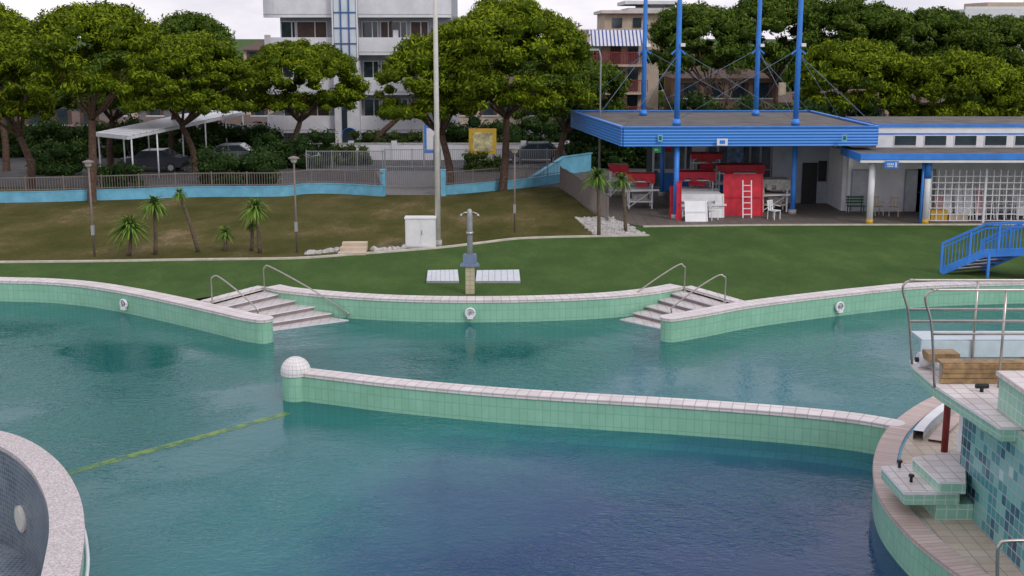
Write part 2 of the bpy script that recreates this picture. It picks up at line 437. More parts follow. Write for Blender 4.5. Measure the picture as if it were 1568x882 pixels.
c=O('lawn_curb');ribbon(c['curb'],curb_pts,.16,-.05,.07,curbm,curbm);c.done()
fill('street',[(-180,73.5),(180,73.5),(180,165),(-180,165)],None,.008,asphalt)
gp=[G(u,v).xy for u,v in((592,299),(675,299),(690,262),(575,262))]
fill('entrance_path',gp,None,.013,mat('path_concrete',(.20,.19,.18),.85,.15,2))
fill('pavement',[G(u,v).xy for u,v in((918,335),(985,347),(1210,345),(1568,344.5),(2300,344.5),(2300,262),(858,262),(858,279),(880,292),(905,312))],None,.018,paving)
c=O('pavement_curb');ribbon(c['curb'],cat([G(u,v) for u,v in((985,348),(1100,346.5),(1210,345.5),(1568,345),(2300,345))],4),.14,-.05,.06,curbm,curbm);c.done()
c=O('gravel_bed');
P=[G(u,v) for u,v in((880,334),(935,333),(993,361),(912,362))]
fillp=c['bed'];fillp.face([(p.x,p.y,.024) for p in (P[3],P[2],P[1],P[0])],stone)
ribbon(c['edging'],[P[0],P[3]],.12,-.02,.07,curbm,curbm);c.done()
def rocks(name,poly_pts,n,r0,r1,mt):
    m=M()
    for k in range(n):
        a,b,cc=random.choice(poly_pts)
        s,t=R(0,1),R(0,1)
        if s+t>1:s,t=1-s,1-t
        p=a+(b-a)*s+(cc-a)*t;r=R(r0,r1)
        J=np.random.default_rng(k)
        sc=np.array([R(.7,1.3),R(.7,1.3),R(.5,.9)])*r
        h={}
        for q in CS:
            pts=[]
            for v in q:
                key=tuple(np.round(v,2))
                if key not in h:h[key]=v*J.uniform(.8,1.15)
                w=h[key]*sc;pts.append((p.x+w[0],p.y+w[1],w[2]+r*.3))
            m.face(pts,mt)
    o=O(name);o.parts['rocks']=m;return o.done()
rocks('gravel_stones',[(P[0],P[1],P[2]),(P[0],P[2],P[3])],230,.05,.13,stone)
for (a,b) in(((468,391),(518,386)),((566,386),(620,383))):
    p,q=G(*a),G(*b);rocks('border_rocks',[(p,q,q+Vector((0,.7,0))),(p,q,p+Vector((0,.5,0)))],30,.08,.18,stone)
c=O('garden_steps')
p=G(538,391)
for i in range(3):
    c['slab_%d'%i].obox((p.x,p.y+.25+i*.5,.05+.06*i),(1.15-.05*i,.5,.1+.12*i),.05,beige)
c.done()
# pool basin
basin=mat('pool_floor',(.03,.16,.20),.6,.3,.4)
c=O('swimming_pool')
m=c['floor'];m.face([(-60,5,-2.4),(60,5,-2.4),(60,56,-2.4),(-60,56,-2.4)],basin)
T=.62
for key,E,ce,cs in(('wall_left',left_edge,True,False),('wall_centre',mid_edge,False,False),('wall_right',right_edge,False,True)):
    ribbon(c[key],E,T,-2.4,-.045,mint,mint,cap_end=ce,cap_start=cs)
    ribbon(c['coping_'+key],E,T,-.06,.035,coping,coping,cap_end=ce,cap_start=cs,lead=.03)
c['wall_near'].face([(xl,7,-2.4),(xr,7,-2.4),(xr,7,0),(xl,7,0)],mint)
c.done()
# stairs
steptop=tile('step_tile',(.56,.51,.50),(.64,.59,.58),(.35,.32,.32),.3,.3,.012,.5)
riser=mat('step_riser',(.24,.19,.19),.6,.15,3)
for A,B,Cc,Dd in(((318,463),(406,440),(415,507),(533,491)),((1047,440),(1130,464),(950,490),(1018,505))):
    s=O('pool_stairs')
    A,B=G(*A),G(*B);Cc,Dd=G(*Cc,WZ),G(*Dd,WZ)
    A.z=B.z=Cc.z=Dd.z=0
    N_=5
    for i in range(9):
        t0=i/N_;t1=(i+1)/N_
        P4=[A+(Cc-A)*t0,B+(Dd-B)*t0,B+(Dd-B)*t1,A+(Cc-A)*t1]
        z=-.15*(i+1)+.03
        s['step_%d'%i].prism([p.xy for p in P4],-2.3,z-.045,riser,steptop)
        dirv=(P4[3]-P4[0]+P4[2]-P4[1]).normalized()*.03
        P5=[P4[0],P4[1],P4[2]+dirv,P4[3]+dirv]
        s['tread_%d'%i].prism([p.xy for p in P5],z-.04,z,white2,steptop)
    dv=(Cc-A+Dd-B).normalized()
    P6=[A-dv*.35,B-dv*.35,B+dv*.03,A+dv*.03]
    s['landing'].prism([p.xy for p in P6],-.06,.03,coping,coping)
    s.done()
def mkrail(foot,topv,endu,endv,endz,zf=0):
    f=G(*foot,zf);y=f.y
    tz=D(foot[0],topv,y).z
    e=G(endu,endv,endz)
    d=(e-f);d.z=0;d.normalize()
    pts=[f,Vector((f.x,f.y,tz*.5)),Vector((f.x,f.y,tz-.12)),Vector((f.x,f.y,tz-.03))+d*.06,Vector((f.x,f.y,tz))+d*.28]
    e2=Vector((e.x,e.y,endz+.32))
    mid=(pts[-1]+e2)/2+Vector((0,0,.06))
    pts+=[mid,e2,e2+d*.05+Vector((0,0,-.12)),e+d*.03]
    h=O('pool_handrail');h['tube'].tube(cat(pts,6),.026,steel,8);h['foot'].tube([f,f+Vector((0,0,.04))],.06,steel,10);h.done()
mkrail((325,462),423,393,486,-.45)
mkrail((405,447),408,530,490,-.8,)
mkrail((1048,447),406,946,484,-.8)
mkrail((1110,463),422,1030,484,-.45)
for (u,v,E) in((180,476,left_edge),(719,487,mid_edge),(1292,480,right_edge)):
    p=G(u,v,-.42);o=O('pool_wall_jet')
    e=min(E,key=lambda q:abs(q.x-p.x));i=E.index(e);t=(E[min(i+1,len(E)-1)]-E[i-1]).normalized();n=Vector((t.y,-t.x,0))
    c0=Vector((e.x,e.y,-.40))+n*.03
    ring=[c0+n*.06+t*.16*math.cos(a)+Vector((0,0,.16*math.sin(a))) for a in [math.pi*2*k/20 for k in range(21)]]
    o['ring'].tube(ring,.035,white,8)
    o['flange'].tube([c0-n*.01,c0+n*.03],.17,white,20)
    o['nozzle'].tube([c0,c0+n*.12],[.07,.05],galv,12)
    o['spout'].obox((c0.x+n.x*.07,c0.y+n.y*.07,-.56),(.2,.12,.08),math.atan2(t.y,t.x),white)
    o.done()
# middle wall
mw=cat([G(u,v) for u,v in((452,572),(520,580),(600,589.5),(750,603),(900,613),(1050,622),(1200,633),(1300,643),(1362,653))],7)
c=O('pool_dividing_wall')
ribbon(c['wall'],mw,.5,-2.4,-.045,mint,mint,cap_end=True)
ribbon(c['coping'],mw,.5,-.06,.035,coping,coping,cap_end=True,lead=.03)
ribbon(c['submerged_ledge'],[p for p in offs(mw,-.55)][18:],.5,-2.4,-.98,mint,coping)
pc=mw[0]+Vector((-.02,.2,0));r=.375
K=c['post']
n=28
for j in range(n):
    a0=2*math.pi*j/n;a1=2*math.pi*(j+1)/n
    K.face([(pc.x+r*math.cos(a0),pc.y+r*math.sin(a0),-2.4),(pc.x+r*math.cos(a1),pc.y+r*math.sin(a1),-2.4),(pc.x+r*math.cos(a1),pc.y+r*math.sin(a1),0),(pc.x+r*math.cos(a0),pc.y+r*math.sin(a0),0)],mint,[(r*a0,-2.4),(r*a1,-2.4),(r*a1,0),(r*a0,0)])
dome_m=tile('dome_tile',(.72,.68,.68),(.78,.74,.74),(.50,.47,.47),.118,.11,.008,.4)
Kd=c['dome'];rr=r+.03
rings=9
for i in range(rings):
    b0=math.pi/2*i/rings;b1=math.pi/2*(i+1)/rings
    for j in range(n):
        a0=2*math.pi*j/n;a1=2*math.pi*(j+1)/n
        f=lambda a,b:(pc.x+rr*math.cos(b)*math.cos(a),pc.y+rr*math.cos(b)*math.sin(a),.02+.40*math.sin(b))
        Kd.face([f(a0,b0),f(a1,b0),f(a1,b1),f(a0,b1)],dome_m,[(rr*a0,rr*b0),(rr*a1,rr*b0),(rr*a1,rr*b1),(rr*a0,rr*b1)])
Kd.prism([(pc.x+rr*math.cos(2*math.pi*j/n),pc.y+rr*math.sin(2*math.pi*j/n)) for j in range(n)],-.06,.02,dome_m,dome_m)
c.done()
# yellow lane line just breaking the surface
def lane_mat():
    m,nt,b=nt_new('yellow_green_lane');N=nt.nodes;L=nt.links
    g=N.new('ShaderNodeNewGeometry');n=N.new('ShaderNodeTexNoise');n.inputs['Scale'].default_value=3.2;n.inputs['Detail'].default_value=5;L.new(g.outputs['Position'],n.inputs['Vector'])
    r=N.new('ShaderNodeValToRGB');r.color_ramp.elements[0].position=.35;r.color_ramp.elements[0].color=(.09,.24,.05,1);r.color_ramp.elements[1].position=.65;r.color_ramp.elements[1].color=(.22,.35,.03,1)
    L.new(n.outputs['Fac'],r.inputs['Fac']);L.new(r.outputs['Color'],b.inputs['Base Color'])
    mr=N.new('ShaderNodeMapRange');mr.inputs[1].default_value=.35;mr.inputs[2].default_value=.6;mr.inputs[3].default_value=.3;mr.inputs[4].default_value=.7;L.new(n.outputs['Fac'],mr.inputs[0]);L.new(mr.outputs[0],b.inputs['Alpha'])
    b.inputs['Roughness'].default_value=.35;return m
c=O('pool_lane_marking');lm=lane_mat()
a,b=G(60,740,-.745),G(446,634,-.745)
Lp=cat([a,a.lerp(b,.25)+Vector((.02,.03,0)),a.lerp(b,.5),a.lerp(b,.75)+Vector((0,-.03,0)),b],6);Lq=offs(Lp,.27)
for i in range(len(Lp)-1):
    c['stripe'].face([(q.x,q.y,-.744) for q in (Lp[i],Lp[i+1],Lq[i+1],Lq[i])],lm)
c.done()
# left ring wall (whirlpool)
grn=mat('granite_coping',(.34,.30,.30),.7,.3,26,col2=(.66,.61,.60),detail=4)
bm_=mosaic('blue_grey_mosaic',[(0,(.10,.13,.17)),(.3,(.14,.18,.22)),(.6,(.19,.23,.27)),(.85,(.24,.28,.31))],.11,.35,(.33,.36,.38))
c=O('whirlpool_ring_wall');zr=.35
ring=cat([G(u,v,zr) for u,v in((-200,655),(-80,650),(0,661),(50,680),(90,712),(116,755),(125,800),(122,845),(112,900),(92,960),(40,1040))],8)
ribbon(c['wall'],ring,-.5,-2.4,zr-.1,mint,grn,bm_)
ribbon(c['coping'],ring,-.5,zr-.1,zr,grn,grn,grn,lead=.05)
lamp=offs(ring,-.5)
best=None
for i in range(2,len(lamp)-2):
    for z in np.arange(-1.1,.1,.02):
        u_,v_=PR((lamp[i].x,lamp[i].y,z));e_=(u_-27)**2+(v_-806)**2
        if best is None or e_<best[0]:best=(e_,i,float(z))
_,i,zq=best
t=(lamp[i+1]-lamp[i-1]).normalized();nn=Vector((t.y,-t.x,0))
q=Vector((lamp[i].x,lamp[i].y,zq))
c['underwater_light'].tube([q-nn*.06,q+nn*.05],.29,mat('porthole_rim',(.6,.58,.52),.4,.1,3),24)
c['light_lens'].tube([q+nn*.02,q+nn*.065],.24,mat('porthole_lens',(.72,.70,.62),.3,.06,3),24)
c['pipe'].tube([p+Vector((0,0,-.25-p.z)) for p in offs(ring,.06)],.035,white,8)
c['inner_floor'].prism([p.xy for p in lamp]+[(lamp[0].x,lamp[-1].y)],-2.35,-2.0,bm_,bm_)
c.done()
# water
def water_mat():
    m=bpy.data.materials.new('pool_water');m.use_nodes=True;nt=m.node_tree;N=nt.nodes;L=nt.links
    N.remove(N['Principled BSDF']);out=N['Material Output']
    geo=N.new('ShaderNodeNewGeometry')
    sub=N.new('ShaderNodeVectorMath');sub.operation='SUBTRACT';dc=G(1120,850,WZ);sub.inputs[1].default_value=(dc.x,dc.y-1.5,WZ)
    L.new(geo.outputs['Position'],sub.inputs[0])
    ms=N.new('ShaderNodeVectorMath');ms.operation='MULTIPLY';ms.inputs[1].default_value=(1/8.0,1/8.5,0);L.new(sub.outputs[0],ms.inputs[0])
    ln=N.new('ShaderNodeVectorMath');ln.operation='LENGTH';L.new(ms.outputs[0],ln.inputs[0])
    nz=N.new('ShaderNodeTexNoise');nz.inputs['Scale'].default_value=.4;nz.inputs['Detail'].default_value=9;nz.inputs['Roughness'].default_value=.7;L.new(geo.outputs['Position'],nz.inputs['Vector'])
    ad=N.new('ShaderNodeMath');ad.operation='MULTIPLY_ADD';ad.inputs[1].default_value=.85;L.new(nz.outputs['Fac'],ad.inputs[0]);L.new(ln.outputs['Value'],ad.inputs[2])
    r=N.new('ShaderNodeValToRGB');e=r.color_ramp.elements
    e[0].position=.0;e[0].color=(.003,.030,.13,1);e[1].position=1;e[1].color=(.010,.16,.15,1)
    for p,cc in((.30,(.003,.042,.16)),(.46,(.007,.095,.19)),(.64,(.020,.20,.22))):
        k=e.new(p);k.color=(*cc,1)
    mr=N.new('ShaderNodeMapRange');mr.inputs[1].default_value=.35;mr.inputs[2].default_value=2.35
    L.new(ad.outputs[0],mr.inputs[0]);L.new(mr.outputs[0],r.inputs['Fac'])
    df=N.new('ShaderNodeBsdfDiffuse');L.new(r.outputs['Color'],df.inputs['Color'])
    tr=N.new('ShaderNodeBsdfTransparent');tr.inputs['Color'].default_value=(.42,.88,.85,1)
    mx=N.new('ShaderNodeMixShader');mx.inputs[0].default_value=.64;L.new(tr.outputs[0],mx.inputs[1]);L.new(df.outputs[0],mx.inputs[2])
    gl=N.new('ShaderNodeBsdfGlossy');gl.inputs['Roughness'].default_value=.02;gl.inputs['Color'].default_value=(.92,.96,1,1)
    fr=N.new('ShaderNodeFresnel');fr.inputs['IOR'].default_value=1.33
    h=[]
    for sc,sy,w in((1.1,1.2,.5),(3.4,1.5,.5),(8,1.6,.30)):
        mp=N.new('ShaderNodeMapping');mp.inputs['Scale'].default_value=(1,sy,1);mp.inputs['Rotation'].default_value=(0,0,.25);L.new(geo.outputs['Position'],mp.inputs['Vector'])
        t=N.new('ShaderNodeTexNoise');t.inputs['Scale'].default_value=sc;t.inputs['Detail'].default_value=2;t.inputs['Distortion'].default_value=.8;L.new(mp.outputs[0],t.inputs['Vector'])
        mu=N.new('ShaderNodeMath');mu.operation='MULTIPLY';mu.inputs[1].default_value=w;L.new(t.outputs['Fac'],mu.inputs[0]);h.append(mu)
    a1=N.new('ShaderNodeMath');L.new(h[0].outputs[0],a1.inputs[0]);L.new(h[1].outputs[0],a1.inputs[1])
    a2=N.new('ShaderNodeMath');L.new(a1.outputs[0],a2.inputs[0]);L.new(h[2].outputs[0],a2.inputs[1])
    wp=N.new('ShaderNodeTexNoise');wp.inputs['Scale'].default_value=.22;wp.inputs['Detail'].default_value=4;L.new(geo.outputs['Position'],wp.inputs['Vector'])
    wr=N.new('ShaderNodeMapRange');wr.inputs[1].default_value=.42;wr.inputs[2].default_value=.62;wr.inputs[3].default_value=.012;wr.inputs[4].default_value=.075
    L.new(wp.outputs['Fac'],wr.inputs[0])
    bp=N.new('ShaderNodeBump');bp.inputs['Strength'].default_value=1;L.new(wr.outputs[0],bp.inputs['Distance']);L.new(a2.outputs[0],bp.inputs['Height'])
    L.new(bp.outputs['Normal'],gl.inputs['Normal']);L.new(bp.outputs['Normal'],fr.inputs['Normal'])
    m2=N.new('ShaderNodeMixShader');L.new(fr.outputs[0],m2.inputs[0]);L.new(mx.outputs[0],m2.inputs[1]);L.new(gl.outputs[0],m2.inputs[2])
    L.new(m2.outputs[0],out.inputs['Surface']);return m
rh=offs(ring,-.25)
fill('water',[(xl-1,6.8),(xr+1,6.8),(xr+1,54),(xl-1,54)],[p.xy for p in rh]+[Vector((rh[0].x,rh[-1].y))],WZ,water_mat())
# ---------------------------------------------------------------- diving platform area (right)
c=O('diving_platform_base')
ed=cat([G(u,v) for u,v in((1600,560),(1500,582),(1432,608),(1390,632),(1358,661),(1342,694),(1339,728),(1351,768),(1385,812),(1430,852),(1480,888),(1560,935),(1700,1000))],7)
ribbon(c['wall'],ed,.5,-2.4,-.05,mint,brickcop)
ribbon(c['coping'],ed,.42,-.05,.03,brickcop,brickcop,lead=.03)
cream=tile('cream_deck_tile',(.50,.43,.34),(.58,.50,.41),(.34,.29,.24),.3,.3,.012,.5,stain=(.75,.62,.5))
inner=offs(ed,.42)
c['deck'].prism([p.xy for p in inner]+[(14,8),(20,12),(20,30)],-.6,-.02,cream,cream)
ribbon(c['inner_kerb'],[p for p in offs(ed,.62)][8:30],.22,-.02,.2,skyglass,white)
ribbon(c['pink_band'],[p for p in offs(ed,.95)][8:30],.3,-.018,.04,brickcop,brickcop)
ribbon(c['blue_line'],offs(ed,.45)[20:70],.05,-.02,-.008,blue,lblue)
c.done()
c=O('diving_platform')
teal=mosaic('teal_mosaic',[(0,(.012,.045,.09)),(.22,(.02,.11,.17)),(.40,(.06,.26,.29)),(.58,(.17,.42,.40)),(.86,(.38,.58,.55))],.2)
X0=G(1467,772).x;yT=G(1467,770).y;pA=G(1531,574,3.0)
c['tower_wall'].box((X0,12,-.02),(13,yT,2.095),teal,coping)
c['tower_parapet'].box((pA.x,12,2.365),(13,pA.y,2.98),mintp,coping)
c['parapet_lower'].box((pA.x-.05,12,2.0),(13,pA.y-.02,2.30),mintp,coping)
c['parapet_cap'].box((pA.x-.05,12,2.98),(13.1,pA.y+.06,3.06),coping,coping)
s1,s2,s3=G(1401,562,2.35),G(1436,592,2.35),G(1534,655,2.35)
c['upper_slab'].prism([s1.xy,s2.xy,s3.xy,(13,s3.y),(13,s1.y+.5),(s1.x+.1,s1.y+.5)],2.10,2.31,mintp,coping)
c['upper_slab_trim'].prism([(s1.x-.04,s1.y),(s2.x-.04,s2.y),(s3.x-.04,s3.y),(13,s3.y),(13,s1.y+.55),(s1.x+.06,s1.y+.55)],2.31,2.36,white,coping)
p=G(1446,690);c['red_post'].tube([(p.x,p.y,-.02),(p.x,p.y,2.1)],.075,mat('dark_red_paint',(.18,.02,.02),.5,.2,4),12)
c['rear_pier'].box((X0+.45,yT+.3,-.02),(13,yT+1.4,2.095),white2)
P=[G(1350,714,.55),G(1386,754,.55),G(1470,754,.55),G(1470,706,.55)]
c['lower_slab'].prism([p.xy for p in P],.30,.50,mintp,mintp)
c['lower_slab_top'].prism([(p.x-.02,p.y) for p in P],.50,.56,white,coping)
P=[G(1398,700,.8),G(1440,738,.8),G(1480,738,.8),G(1480,690,.8)]
c['upper_step'].prism([p.xy for p in P],.56,.76,mintp,mintp);c['upper_step_top'].prism([(p.x-.02,p.y) for p in P],.76,.80,white,coping)
c['step_support'].box((X0-.7,G(1440,738,.8).y+.15,-.02),(X0+.01,G(1480,690,.8).y-.1,.30),mintp)
for u,v in((1377,716),(1395,738)):
    p=G(u,v,.56);c['peg'].tube([(p.x,p.y,.56),(p.x,p.y,.68)],.03,black,10);c['peg'].tube([(p.x,p.y,.67),(p.x,p.y,.71)],.055,black,10)
p=G(1503,600,2.36);c['peg'].tube([(p.x,p.y,2.36),(p.x,p.y,2.46)],.035,black,10);c['peg'].tube([(p.x-.12,p.y,2.47),(p.x+.12,p.y,2.47)],.045,black,10)
c.done()
c=O('springboard')
b1=G(1412,528,2.75);xb=b1.x;yb_=b1.y
c['board'].box((xb,yb_,2.80),(12.8,yb_+.75,2.86),skyglass,skyglass)
c['board_edge'].box((xb-.02,yb_-.02,2.5),(12.8,yb_+.04,2.83),mat('pale_blue_paint',(.5,.62,.66),.5,.08,3))
for x in(xb+.3,xb+2.2):c['leg'].box((x,yb_+.1,2.36),(x+.08,yb_+.6,2.8),galv)
p=G(1417,549,2.55);c['roller'].tube([(p.x-.14,p.y,2.53),(p.x+.14,p.y,2.53)],.15,white,16);c['roller_hub'].tube([(p.x-.2,p.y,2.53),(p.x+.2,p.y,2.53)],.05,black,10)
p=G(1440,585,2.40);xw=p.x;yw=p.y
for k,z in enumerate((2.38,2.47,2.56,2.65)):
    c['timber_%d'%k].box((xw+.02*k,yw+.02*k,z),(12.7,yw+.06+.02*k,z+.078),wood)
c['timber_top'].box((xw+.05,yw+.12,2.70),(12.7,yw+.45,2.75),wood)
c['timber_box'].box((xw,yw+.75,2.60),(xw+.62,yw+1.15,2.76),wood)
c['timber_leg'].box((xw+.1,yw+.14,2.36),(xw+.16,yw+.4,2.70),galv)
c.done()
def railing(name,pts_list,r=.026):
    o=O(name)
    for k,p in enumerate(pts_list):o['tube_%d'%k].tube(cat(p,5) if len(p)>2 else p,r,steel,8)
    return o.done()
def siderail(y,u0,vt):
    q=D(u0,vt,y);x0=q.x;zt=q.z;xr_=13.5
    L=[]
    L.append([(x0+.28,y,2.36),(x0+.14,y,zt-.7),(x0,y,zt-.24),(x0+.02,y,zt-.07),(x0+.2,y,zt),(x0+.6,y,zt),(xr_,y,zt)])
    L.append([(x0+.12,y,zt-.6),(xr_,y,zt-.6)])
    L.append([(x0+.17,y,zt-.85),(xr_,y,zt-.85)])
    for xx in (x0+1.5,x0+3.0):L.append([(xx,y,2.36),(xx,y,zt-.02)])
    return L
railing('platform_railing',siderail(s1.y+.2,1384,429))
railing('platform_railing',siderail(yw+.02-.25,1419,444))
railing('platform_ladder_rail',[[(D(1552,870,16).x,16,-.02),(D(1541,800,16).x,16,1.0),(D(1538,730,16).x,16,1.9),(D(1541,714,16).x,16,2.1),(D(1556,709,16).x,16,2.16),(D(1640,709,16).x,16,2.16)],[(D(1540,765,16).x,16,1.5),(D(1640,765,16).x,16,1.5)],[(D(1545,820,16).x,16,.9),(D(1640,820,16).x,16,.9)]])
# ---------------------------------------------------------------- shower
c=O('outdoor_shower');p=G(720,449);x,y=p.x,p.y
c['tiled_base'].obox((x,y,.5),(.32,.32,1.0),0,tile('beige_tile',(.46,.40,.26),(.50,.44,.30),(.3,.27,.2),.16,.16,.01))
c['column'].tube([(x,y,1.0),(x,y,2.75),(x,y,2.95),(x,y,3.0)],[.1,.1,.085,.03],galv,14)
c['collar'].tube([(x,y,2.1),(x,y,2.2)],.13,steel,14)
for s in(-1,1):
    c['arm_%d'%(s+1)].tube([(x,y,2.85),(x+s*.15,y-.05,2.88),(x+s*.28,y-.08,2.82)],.025,steel,8)
    c['head_%d'%(s+1)].tube([(x+s*.28,y-.08,2.84),(x+s*.30,y-.09,2.74)],[.03,.07],steel,12)
bgp=mat('blue_grey_plastic',(.16,.21,.30),.5,.1,4)
c['basin'].prism([(x-.34,y-.25),(x+.34,y-.25),(x+.26,y+.2),(x-.26,y+.2)],1.0,1.08,bgp)
c['basin_back'].prism([(x-.24,y-.1),(x+.24,y-.1),(x+.2,y+.16),(x-.2,y+.16)],1.08,1.40,bgp)
c.done()
trayp=mat('tray_plastic',(.60,.64,.66),.5,.06,3)
for a,b in((653,703),(728,797)):
    c=O('shower_tray');P=[G(a,434),G(b,434),G(b-2,416.5),G(a+2,417.5)]
    c['rim'].prism([q.xy for q in P],.005,.09,galv)
    n=7
    for i in range(n):
        t0=(i+.04)/n;t1=(i+.96)/n
        Q=[P[0].lerp(P[1],t0),P[0].lerp(P[1],t1),P[3].lerp(P[2],t1),P[3].lerp(P[2],t0)]
        ce=sum((q for q in Q),Vector())/4
        Q=[ce+(q-ce)*.99 for q in Q]
        c['slat_%d'%i].prism([q.xy for q in Q],.09,.10,trayp)
    c.done()
# ---------------------------------------------------------------- cabinet + poles
c=O('electrical_cabinet');p=G(644,381);s=1/ (331/9.0);w=47*s;h=1.28
c['body'].box((p.x-w/2,p.y,.06),(p.x+w/2,p.y+.55,h),white)
c['lid'].box((p.x-w/2-.03,p.y-.04,h),(p.x+w/2+.03,p.y+.6,h+.06),white)
c['plinth'].box((p.x-w/2+.02,p.y+.02,-.02),(p.x+w/2-.02,p.y+.5,.06),stone)
for k in(-1,1):
    c['door_%d'%(k+1)].box((p.x+k*w/4-w/4+.03,p.y-.02,.12),(p.x+k*w/4+w/4-.03,p.y-.002,h-.05),white)
c['handle'].box((p.x+.05,p.y-.045,.6),(p.x+.08,p.y-.02,.8),galv)
c.done()
c=O('floodlight_pole');p=G(671,378);c['pole'].tube([(p.x,p.y,0),(p.x,p.y,6),(p.x,p.y,14)],[.12,.105,.08],mat('pole_paint',(.56,.54,.50),.5,.1,2),14)
c['base'].tube([(p.x,p.y,0),(p.x,p.y,.3)],.17,stone,14)
c['floodlight'].obox((p.x-.5,p.y-.2,13.9),(.6,.3,.4),.2,galv);c['floodlight'].obox((p.x+.5,p.y-.2,13.9),(.6,.3,.4),-.2,galv);c['crossbar'].beam((p.x-.8,p.y,13.7),(p.x+.8,p.y,13.7),.08,.08,galv)
c.done()
def glamp(u,vb,vt):
    p=G(u,vb);z=D(u,vt,p.y).z;o=O('garden_lamp')
    o['pole'].tube([(p.x,p.y,0),(p.x,p.y,z-.25)],[.045,.035],greyfence,10)
    o['globe'].tube([(p.x,p.y,z-.27),(p.x,p.y,z-.2),(p.x,p.y,z-.08),(p.x,p.y,z-.05)],[.06,.13,.15,.12],mat('lamp_glass',(.5,.48,.42),.3,.1,3),12)
    o['cap'].tube([(p.x,p.y,z-.08),(p.x,p.y,z-.02),(p.x,p.y,z+.03)],[.25,.2,.04],greyfence,14)
    o['box'].box((p.x-.06,p.y-.07,.9),(p.x+.06,p.y+.07,1.3),galv);o.done()
glamp(145,393,246);glamp(455,387,240);glamp(788,356,226)
def slamp(u,vb,vt,arm=-.6):
    p=G(u,vb);z=D(u,vt,p.y).z;o=O('street_lamp')
    o['pole'].tube([(p.x,p.y,0),(p.x,p.y,z-.4),(p.x+arm*.3,p.y,z-.05),(p.x+arm,p.y,z)],[.07,.045,.04,.035],galv,10)
    o['head'].obox((p.x+arm*1.2,p.y,z),(.5,.2,.1),0,galv);o.done()
slamp(917,300,76,-.3)
slamp(665,262,200,.5)
# ---------------------------------------------------------------- palms
palmm=foliage('palm_foliage',(.02,.05,.01),(.08,.16,.025),(.18,.29,.05))
def palm(u,vb,vt,utop=None,r=.6,n=70,name='palm_tree',droop=.5):
    p=G(u,vb);y=p.y;ut=utop or u;q=D(ut,vt,y);h=max(.1,q.z-r*.55)
    o=O(name);o['trunk'].tube(cat([(p.x,y,0),(p.x*.5+q.x*.5+.03,y,h*.5),(q.x,y,h)],3),[.09,.085,.08,.075,.075,.075,.08],mat('palm_trunk',(.12,.09,.06),.9,.4,12,bump=.6),8)
    Q=[];T=[]
    for k in range(n):
        a=R(0,2*math.pi);e=R(-.45,1.35);L=r*R(.75,1.15)
        d=np.array([math.cos(a)*math.cos(e),math.sin(a)*math.cos(e),math.sin(e)])
        sd=np.array([-math.sin(a),math.cos(a),0])*.032*(1 if r<.7 else 1.2)
        p0=np.array([q.x,y,h]);tt=R(.2,1)
        pts=[p0+d*L*s+np.array([0,0,-droop*L*s*s]) for s in(0,.35,.7,1)]
        ws=[.5,1.,.8,.08]
        for i in range(3):
            Q.append([pts[i]-sd*ws[i],pts[i]+sd*ws[i],pts[i+1]+sd*ws[i+1],pts[i+1]-sd*ws[i+1]]);T.append(tt)
    e=quads_obj('fronds',np.array(Q),np.array(T),palmm,(q.x,y,h));o.extra.append(e);o.done()
palm(198,392,326,r=1.0,n=170,name='yucca_plant')
palm(238,390,296,235,r=.75,n=120);palm(304,386,286,274,r=.45,n=70);palm(398,388,300,390,r=.85,n=140)
palm(385,384,335,r=.45,n=40,name='yucca_plant');palm(344,384,344,r=.6,n=80,name='yucca_plant')
palm(917,362,254,915,r=.85,n=130);palm(958,355,262,953,r=.7,n=100)
# ---------------------------------------------------------------- low wall & fence
def lowwall(pts,h,name='low_blue_wall'):
    c=O(name);ribbon(c['wall'],pts,.2,-.1,h,lblue,lblue);ribbon(c['cap'],pts,.2,h,h+.04,lblue,lblue,lead=.02);c.done()
def fence(pts,z0,h,sp=.14,mt=greyfence,name='railing_fence',bw=.013):
    c=O(name);m=c['bars'];acc=0;nxt=0;pn=0
    for i in range(len(pts)-1):
        a=Vector((pts[i].x,pts[i].y,0));b=Vector((pts[i+1].x,pts[i+1].y,0));L=(b-a).length
        c['rails'].beam(a+Vector((0,0,z0+h)),b+Vector((0,0,z0+h)),.05,.05,mt)
        c['rails'].beam(a+Vector((0,0,z0+.1)),b+Vector((0,0,z0+.1)),.04,.04,mt)
        while nxt<acc+L:
            q=a.lerp(b,(nxt-acc)/L)
            big=pn%14==0
            w=.035 if big else bw
            m.box((q.x-w,q.y-w,z0),(q.x+w,q.y+w,z0+h+(.08 if big else 0)),mt);pn+=1;nxt+=sp
        acc+=L
    c.done()
wl=cat([G(u,v) for u,v in((-300,312),(12,310.5),(150,307),(215,305),(300,302),(430,301),(470,297),(520,297),(587,301))],5)
wr_=cat([G(u,v) for u,v in((679,299),(705,297),(760,292),(810,287),(858,280))],5)
lowwall(wl,.55);lowwall(wr_,.5)
fence([p+Vector((0,.1,0)) for p in wl],.58,.75);fence([p+Vector((0,.1,0)) for p in wr_],.54,.75)
for u in(587,679):
    c=O('gate_post');p=G(u,300);c['post'].box((p.x-.13,p.y-.13,0),(p.x+.13,p.y+.2,1.45),lblue);c['cap'].box((p.x-.16,p.y-.16,1.45),(p.x+.16,p.y+.23,1.5),lblue);c.done()
fence([G(592,288),G(676,288)],.02,1.25,.12,galv,'entrance_gate')
fence([G(470,262),G(590,262)],.02,1.3,.12,galv);fence([G(590,258),G(858,258)],.02,1.25,.13,galv)
fence(cat([G(858,290),G(880,305),G(905,325),G(932,340)],3),.05,1.25,.13,greyfence)
c=O('blue_ramp_wall');a=G(808,283);b=G(862,268);d=G(905,262)
